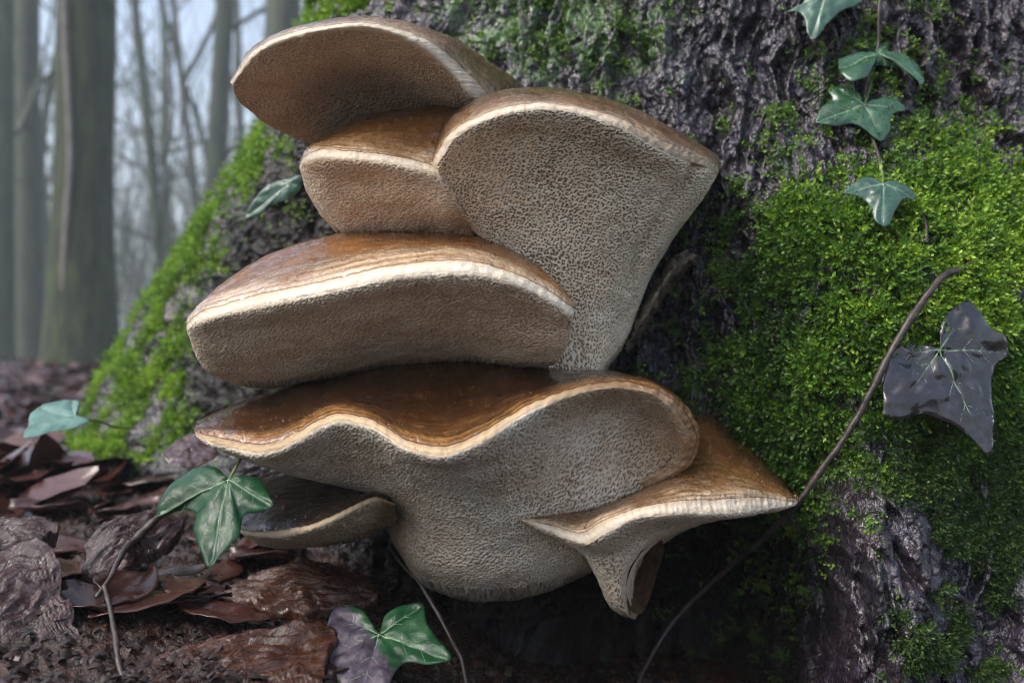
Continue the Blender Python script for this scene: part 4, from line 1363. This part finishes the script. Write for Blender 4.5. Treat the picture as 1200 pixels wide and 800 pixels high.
M_SLAB = m_slab('rotten_wood', (.008, .004, .004), (.034, .015, .014), (.078, .042, .042), .2, .45)
M_SLAB_RUST = m_slab('rusty_rotten_wood', (.010, .004, .002), (.050, .017, .007), (.085, .038, .026), .10, .35)


def slab(outline, d0, d1, rise, label, seed, grain, mat=None):
    """piece of soaked, grained dead wood lying on the soil: the near edge at depth d0, the far edge at d1"""
    ys = [p[1] for p in outline]
    y0, y1 = min(ys), max(ys)
    O = np.array([(px, py, d1 + (d0 - d1) * ((py - y0) / (y1 - y0))) for px, py in outline + outline[:1]])
    Pb = spline(at_n(O), 120)[:-1]
    Pb = Pb + .007 * np.stack([fbm(Pb * 70, 3, seed), fbm(Pb * 70, 3, seed + 1), 0 * Pb[:, 0]], -1)
    c = Pb.mean(0)
    ring = np.concatenate([np.linspace(.02, 1, 70), [1.0, .97]])
    P = c + (Pb[None] - c) * ring[:, None, None]
    g = np.array([math.cos(grain), math.sin(grain)])
    al, ac = (P[..., :2] - c[:2]) @ g, (P[..., :2] - c[:2]) @ np.array([-g[1], g[0]])
    q = np.stack([al * 22, ac * 190 + 1.5 * noise(P * 40, seed + 2), 0 * al], -1)
    h = .0042 * (fbm(q, 3, seed + 3, True) - .4) + .009 * fbm(P * 32, 3, seed + 4) + rise * (1 - ring[:, None] ** 2)
    h[-2] -= .003
    h[-1] -= .008
    P[..., 2] += h
    uv = np.stack([al * 12, ac * 12], -1)
    o = mesh_np('rotten_wood', P.reshape(-1, 3), grid_faces(len(ring), len(Pb), closed=True), mat or M_SLAB, uv=uv.reshape(-1, 2), base=c)
    tag(o, label, 'rotten wood')


slab([(-80, 660), (0, 648), (40, 636), (66, 650), (74, 690), (88, 730), (104, 775), (106, 830), (30, 850), (-80, 850)], .385, .455, .006, 'mauve brown slab of soaked rotten wood in the bottom left corner', 60, 1.0)
slab([(-60, 625), (0, 612), (40, 608), (66, 618), (58, 634), (20, 642), (-30, 652)], .455, .48, .004, 'narrow sliver of rotten wood just above the corner slab', 61, .4)
slab([(96, 640), (130, 612), (180, 596), (214, 604), (206, 622), (170, 640), (140, 668), (108, 672)], .48, .53, .006, 'wet lump of rotten wood behind the mottled grey twig', 64, .8)
slab([(150, 810), (180, 775), (238, 752), (300, 735), (352, 726), (392, 742), (380, 786), (400, 845), (150, 850)], .365, .435, .004, 'rusty brown slab of soaked wood at the bottom, left of the two toned ivy leaf', 62, .5, M_SLAB_RUST)
slab([(258, 700), (300, 672), (360, 660), (420, 668), (440, 690), (400, 706), (330, 716)], .475, .525, .003, 'low dark slab of soaked wood under the small blackish bracket', 67, .2, M_SLAB_RUST)
big_leaf([(188, 530), (205, 515), (225, 507), (245, 516), (254, 530), (235, 542), (210, 546)], (222, 527), .56, (.1, -.5, 1), ML_MAUVE, 'pinkish dead leaf at the left tip of the wavy bracket', 63, .002, [(250, 528), (192, 531)])


# ------------------------------------------------------------------ the wood behind
def limb(A, p0, dirv, length, r0, depth, rg, sides=6, droop=.15):
    n = 7
    pts = [np.array(p0, float)]
    d = np.array(dirv, float)
    d /= np.linalg.norm(d)
    for k in range(n - 1):
        d = d + rg.normal(0, .13, 3) + np.array([0, 0, .06])
        d /= np.linalg.norm(d)
        pts.append(pts[-1] + d * length / (n - 1))
    rad = np.linspace(r0, r0 * .25, n)
    A.add(*tube(pts, rad, sides))
    if depth > 0:
        for k in range(int(rg.integers(2, 5))):
            i = int(rg.integers(1, n - 1))
            dd = d + rg.normal(0, .75, 3)
            limb(A, pts[i], dd, length * rg.uniform(.35, .65), rad[i] * .55, depth - 1, rg, max(3, sides - 2))


def forest_tree(pts, r_base, r_top, label, seed, mat=None, limbs=16, lmin=1.2, group='bare trees in the misty wood', depth=2, sides=12, extra=None):
    """pts: trunk line (x, y, z), first at the ground"""
    rg = np.random.default_rng(seed)
    n = 40
    P = spline(pts, n)
    t = np.linspace(0, 1, n)
    r = r_base + (r_top - r_base) * t + r_base * .2 * np.exp(-P[:, 2] / .35) * (r_base > .06)
    r = r * (1 + .10 * noise(P * 1.1, seed))
    root = empty('tree', P[0], label, 'tree', group)
    mat = mat or M_WOOD
    A = Acc()
    A.add(*tube(P, r, sides))
    A.build('trunk', mat, root)
    B = Acc()
    for k in range(limbs):
        i = int(np.clip(rg.uniform(.12, .97) * n, 2, n - 2))
        if P[i, 2] < lmin:
            continue
        az = rg.uniform(0, 6.28)
        limb(B, P[i], (math.cos(az), math.sin(az), rg.uniform(.2, 1.1)), rg.uniform(1.0, 2.8) * (1 - .4 * t[i]), max(.012, r[i] * .28), depth, rg)
    if B.n:
        B.build('crown', mat, root)
    if extra:
        extra(root, P, r)
    return root


def gp(px, d, z):
    return ((px - 600) / F * d, d, z)


def forest():
    def pale_stem(root, P, r):
        S = spline(np.array([at(76, 425, 4.83), at(74, 330, 4.83), at(78, 250, 4.82), at(82, 180, 4.82), at(80, 120, 4.82), at(76, 40, 4.82), at(75, -60, 4.82), at(80, -300, 4.84)]), 40)
        mesh_np('climbing_stem', *tube(S, .016, 6), m_simple('pale_stem', (.13, .11, .095), (.22, .20, .18), 12, .7), root)
    forest_tree([gp(96, 5, -.1), gp(96, 5, .6), gp(100, 5, 1.5), gp(103, 5, 3), gp(96, 5.1, 9)], .185, .035, 'stout mossy trunk with a pale stem climbing it, nearest of the background trees', 1, M_WOODMOSS, 9, 2.3, sides=20, extra=pale_stem)
    forest_tree([gp(34, 8, -.1), gp(33, 8, 1), gp(31, 8, 3), gp(28, 8, 10)], .13, .06, 'slim upright trunk just left of the stout mossy trunk', 2, M_WOOD, 14, 1.4)
    forest_tree([gp(-2, 7, -.1), gp(0, 7, 1), gp(2, 7, 3), gp(5, 7, 10)], .11, .06, 'grey trunk cut by the left edge of the view', 3, M_WOOD, 14, 1.4)
    forest_tree([gp(196, 7, -.1), gp(190, 7, .5), gp(178, 7, 1.5), gp(166, 7, 2.3), gp(157, 7, 2.9), gp(140, 7.1, 5)], .045, .025, 'thin leaning sapling right of the stout mossy trunk', 4, M_WOOD, 16, .9)
    forest_tree([gp(252, 9, -.1), gp(246, 9, 1.9), gp(232, 9, 2.4), gp(215, 9, 2.8), gp(200, 9, 3.3), gp(185, 9, 3.7), gp(160, 9.1, 5)], .034, .02, 'thin crooked sapling that forks into a V in the misty wood', 5, M_WOOD, 3, 3.2,
                extra=lambda root, P, r: mesh_np('limb', *tube(spline(np.array([at(213, 98, 9), at(232, 66, 9), at(250, 28, 9.05), at(262, -20, 9.1)]), 14), np.linspace(.034, .02, 14), 6), M_WOOD, root))
    forest_tree([gp(247, 8, -.1), gp(250, 8, 1), gp(258, 8, 2.4), gp(264, 8, 3.3), gp(275, 8.1, 9)], .10, .05, 'straight grey trunk standing clear of the tip of the topmost bracket', 6, M_WOOD, 14, 1.6)
    forest_tree([gp(318, 6.5, -.1), gp(325, 6.5, 1.5), gp(332, 6.5, 2.6), gp(336, 6.6, 8)], .145, .08, 'broad trunk showing just above the topmost bracket', 7, M_WOOD, 6, 3)
    forest_tree([gp(58, 10, -.1), gp(52, 10, 1.5), gp(48, 10, 2.4), gp(62, 10, 3.2), gp(78, 10, 3.9), gp(95, 10, 6)], .06, .03, 'bent dark sapling between the two leftmost upright trunks', 8, M_WOOD, 12, 1.2)
    forest_tree([gp(285, 11, -.1), gp(283, 11, 2), gp(278, 11, 4), gp(270, 11, 8)], .05, .03, 'thin pole tree hidden partly by the tip of the topmost bracket', 9, M_WOOD, 14, 1.4)
    rg = np.random.default_rng(77)
    for k in range(46):
        px = rg.uniform(-160, 430)
        d = rg.uniform(11, 42)
        h = rg.uniform(6, 15)
        rb = rg.uniform(.03, .10)
        lean = rg.normal(0, .06)
        x, y, _ = gp(px, d, 0)
        pts = [(x + lean * z + rg.normal(0, .05), y, z) for z in (-.2, 1.2, 2.6, h * .6, h)]
        forest_tree(pts, rb, rb * .35, 'slender bare tree fading into the mist far behind the brackets', 100 + k, M_WOOD, 14, .8, group='slender bare trees far off in the mist', depth=2 if d < 24 else 1, sides=7)
    # thicket of saplings and brambles, one hazy mass
    A = Acc()
    for k in range(2600):
        px = rg.uniform(-200, 460)
        d = rg.uniform(9, 45)
        x, y, _ = gp(px, d, 0)
        h = rg.uniform(.5, 4.5) * (.6 + d / 40)
        z0 = rg.uniform(0, .5) * h
        dr = np.array([rg.normal(0, .35), rg.normal(0, .3), 1])
        pts = [np.array([x, y, z0]) + dr * h * t + rg.normal(0, .05, 3) * h * t for t in (0, .33, .66, 1)]
        A.add(*tube(pts, np.array([1, .8, .6, .3]) * rg.uniform(.006, .016) * (.6 + d / 30), 3))
    o = A.build('thicket_undergrowth', M_WOOD)
    tag(o, 'hazy grey thicket of thin twigs filling the wood behind', None, None, 'stuff')


forest()


# ------------------------------------------------------------------ mist
def mist():
    x0, x1, y0, y1, z0, z1 = -230, 230, -230, 230, -3.0, 24.0
    V = [(x, y, z) for x in (x0, x1) for y in (y0, y1) for z in (z0, z1)]
    q = [(0, 1, 3, 2), (4, 6, 7, 5), (0, 4, 5, 1), (2, 3, 7, 6), (0, 2, 6, 4), (1, 5, 7, 3)]
    m = bpy.data.materials.new('mist')
    m.use_nodes = True
    t = m.node_tree
    t.nodes.remove(t.nodes['Principled BSDF'])
    v = t.nodes.new('ShaderNodeVolumePrincipled')
    v.inputs['Color'].default_value = (.85, .93, .95, 1)
    v.inputs['Density'].default_value = .010
    t.links.new(v.outputs[0], t.nodes['Material Output'].inputs['Volume'])
    o = mesh_np('haze', V, np.array(q), m, smooth=False)
    tag(o, 'pale winter mist hanging in the wood', None, None, 'stuff')


mist()
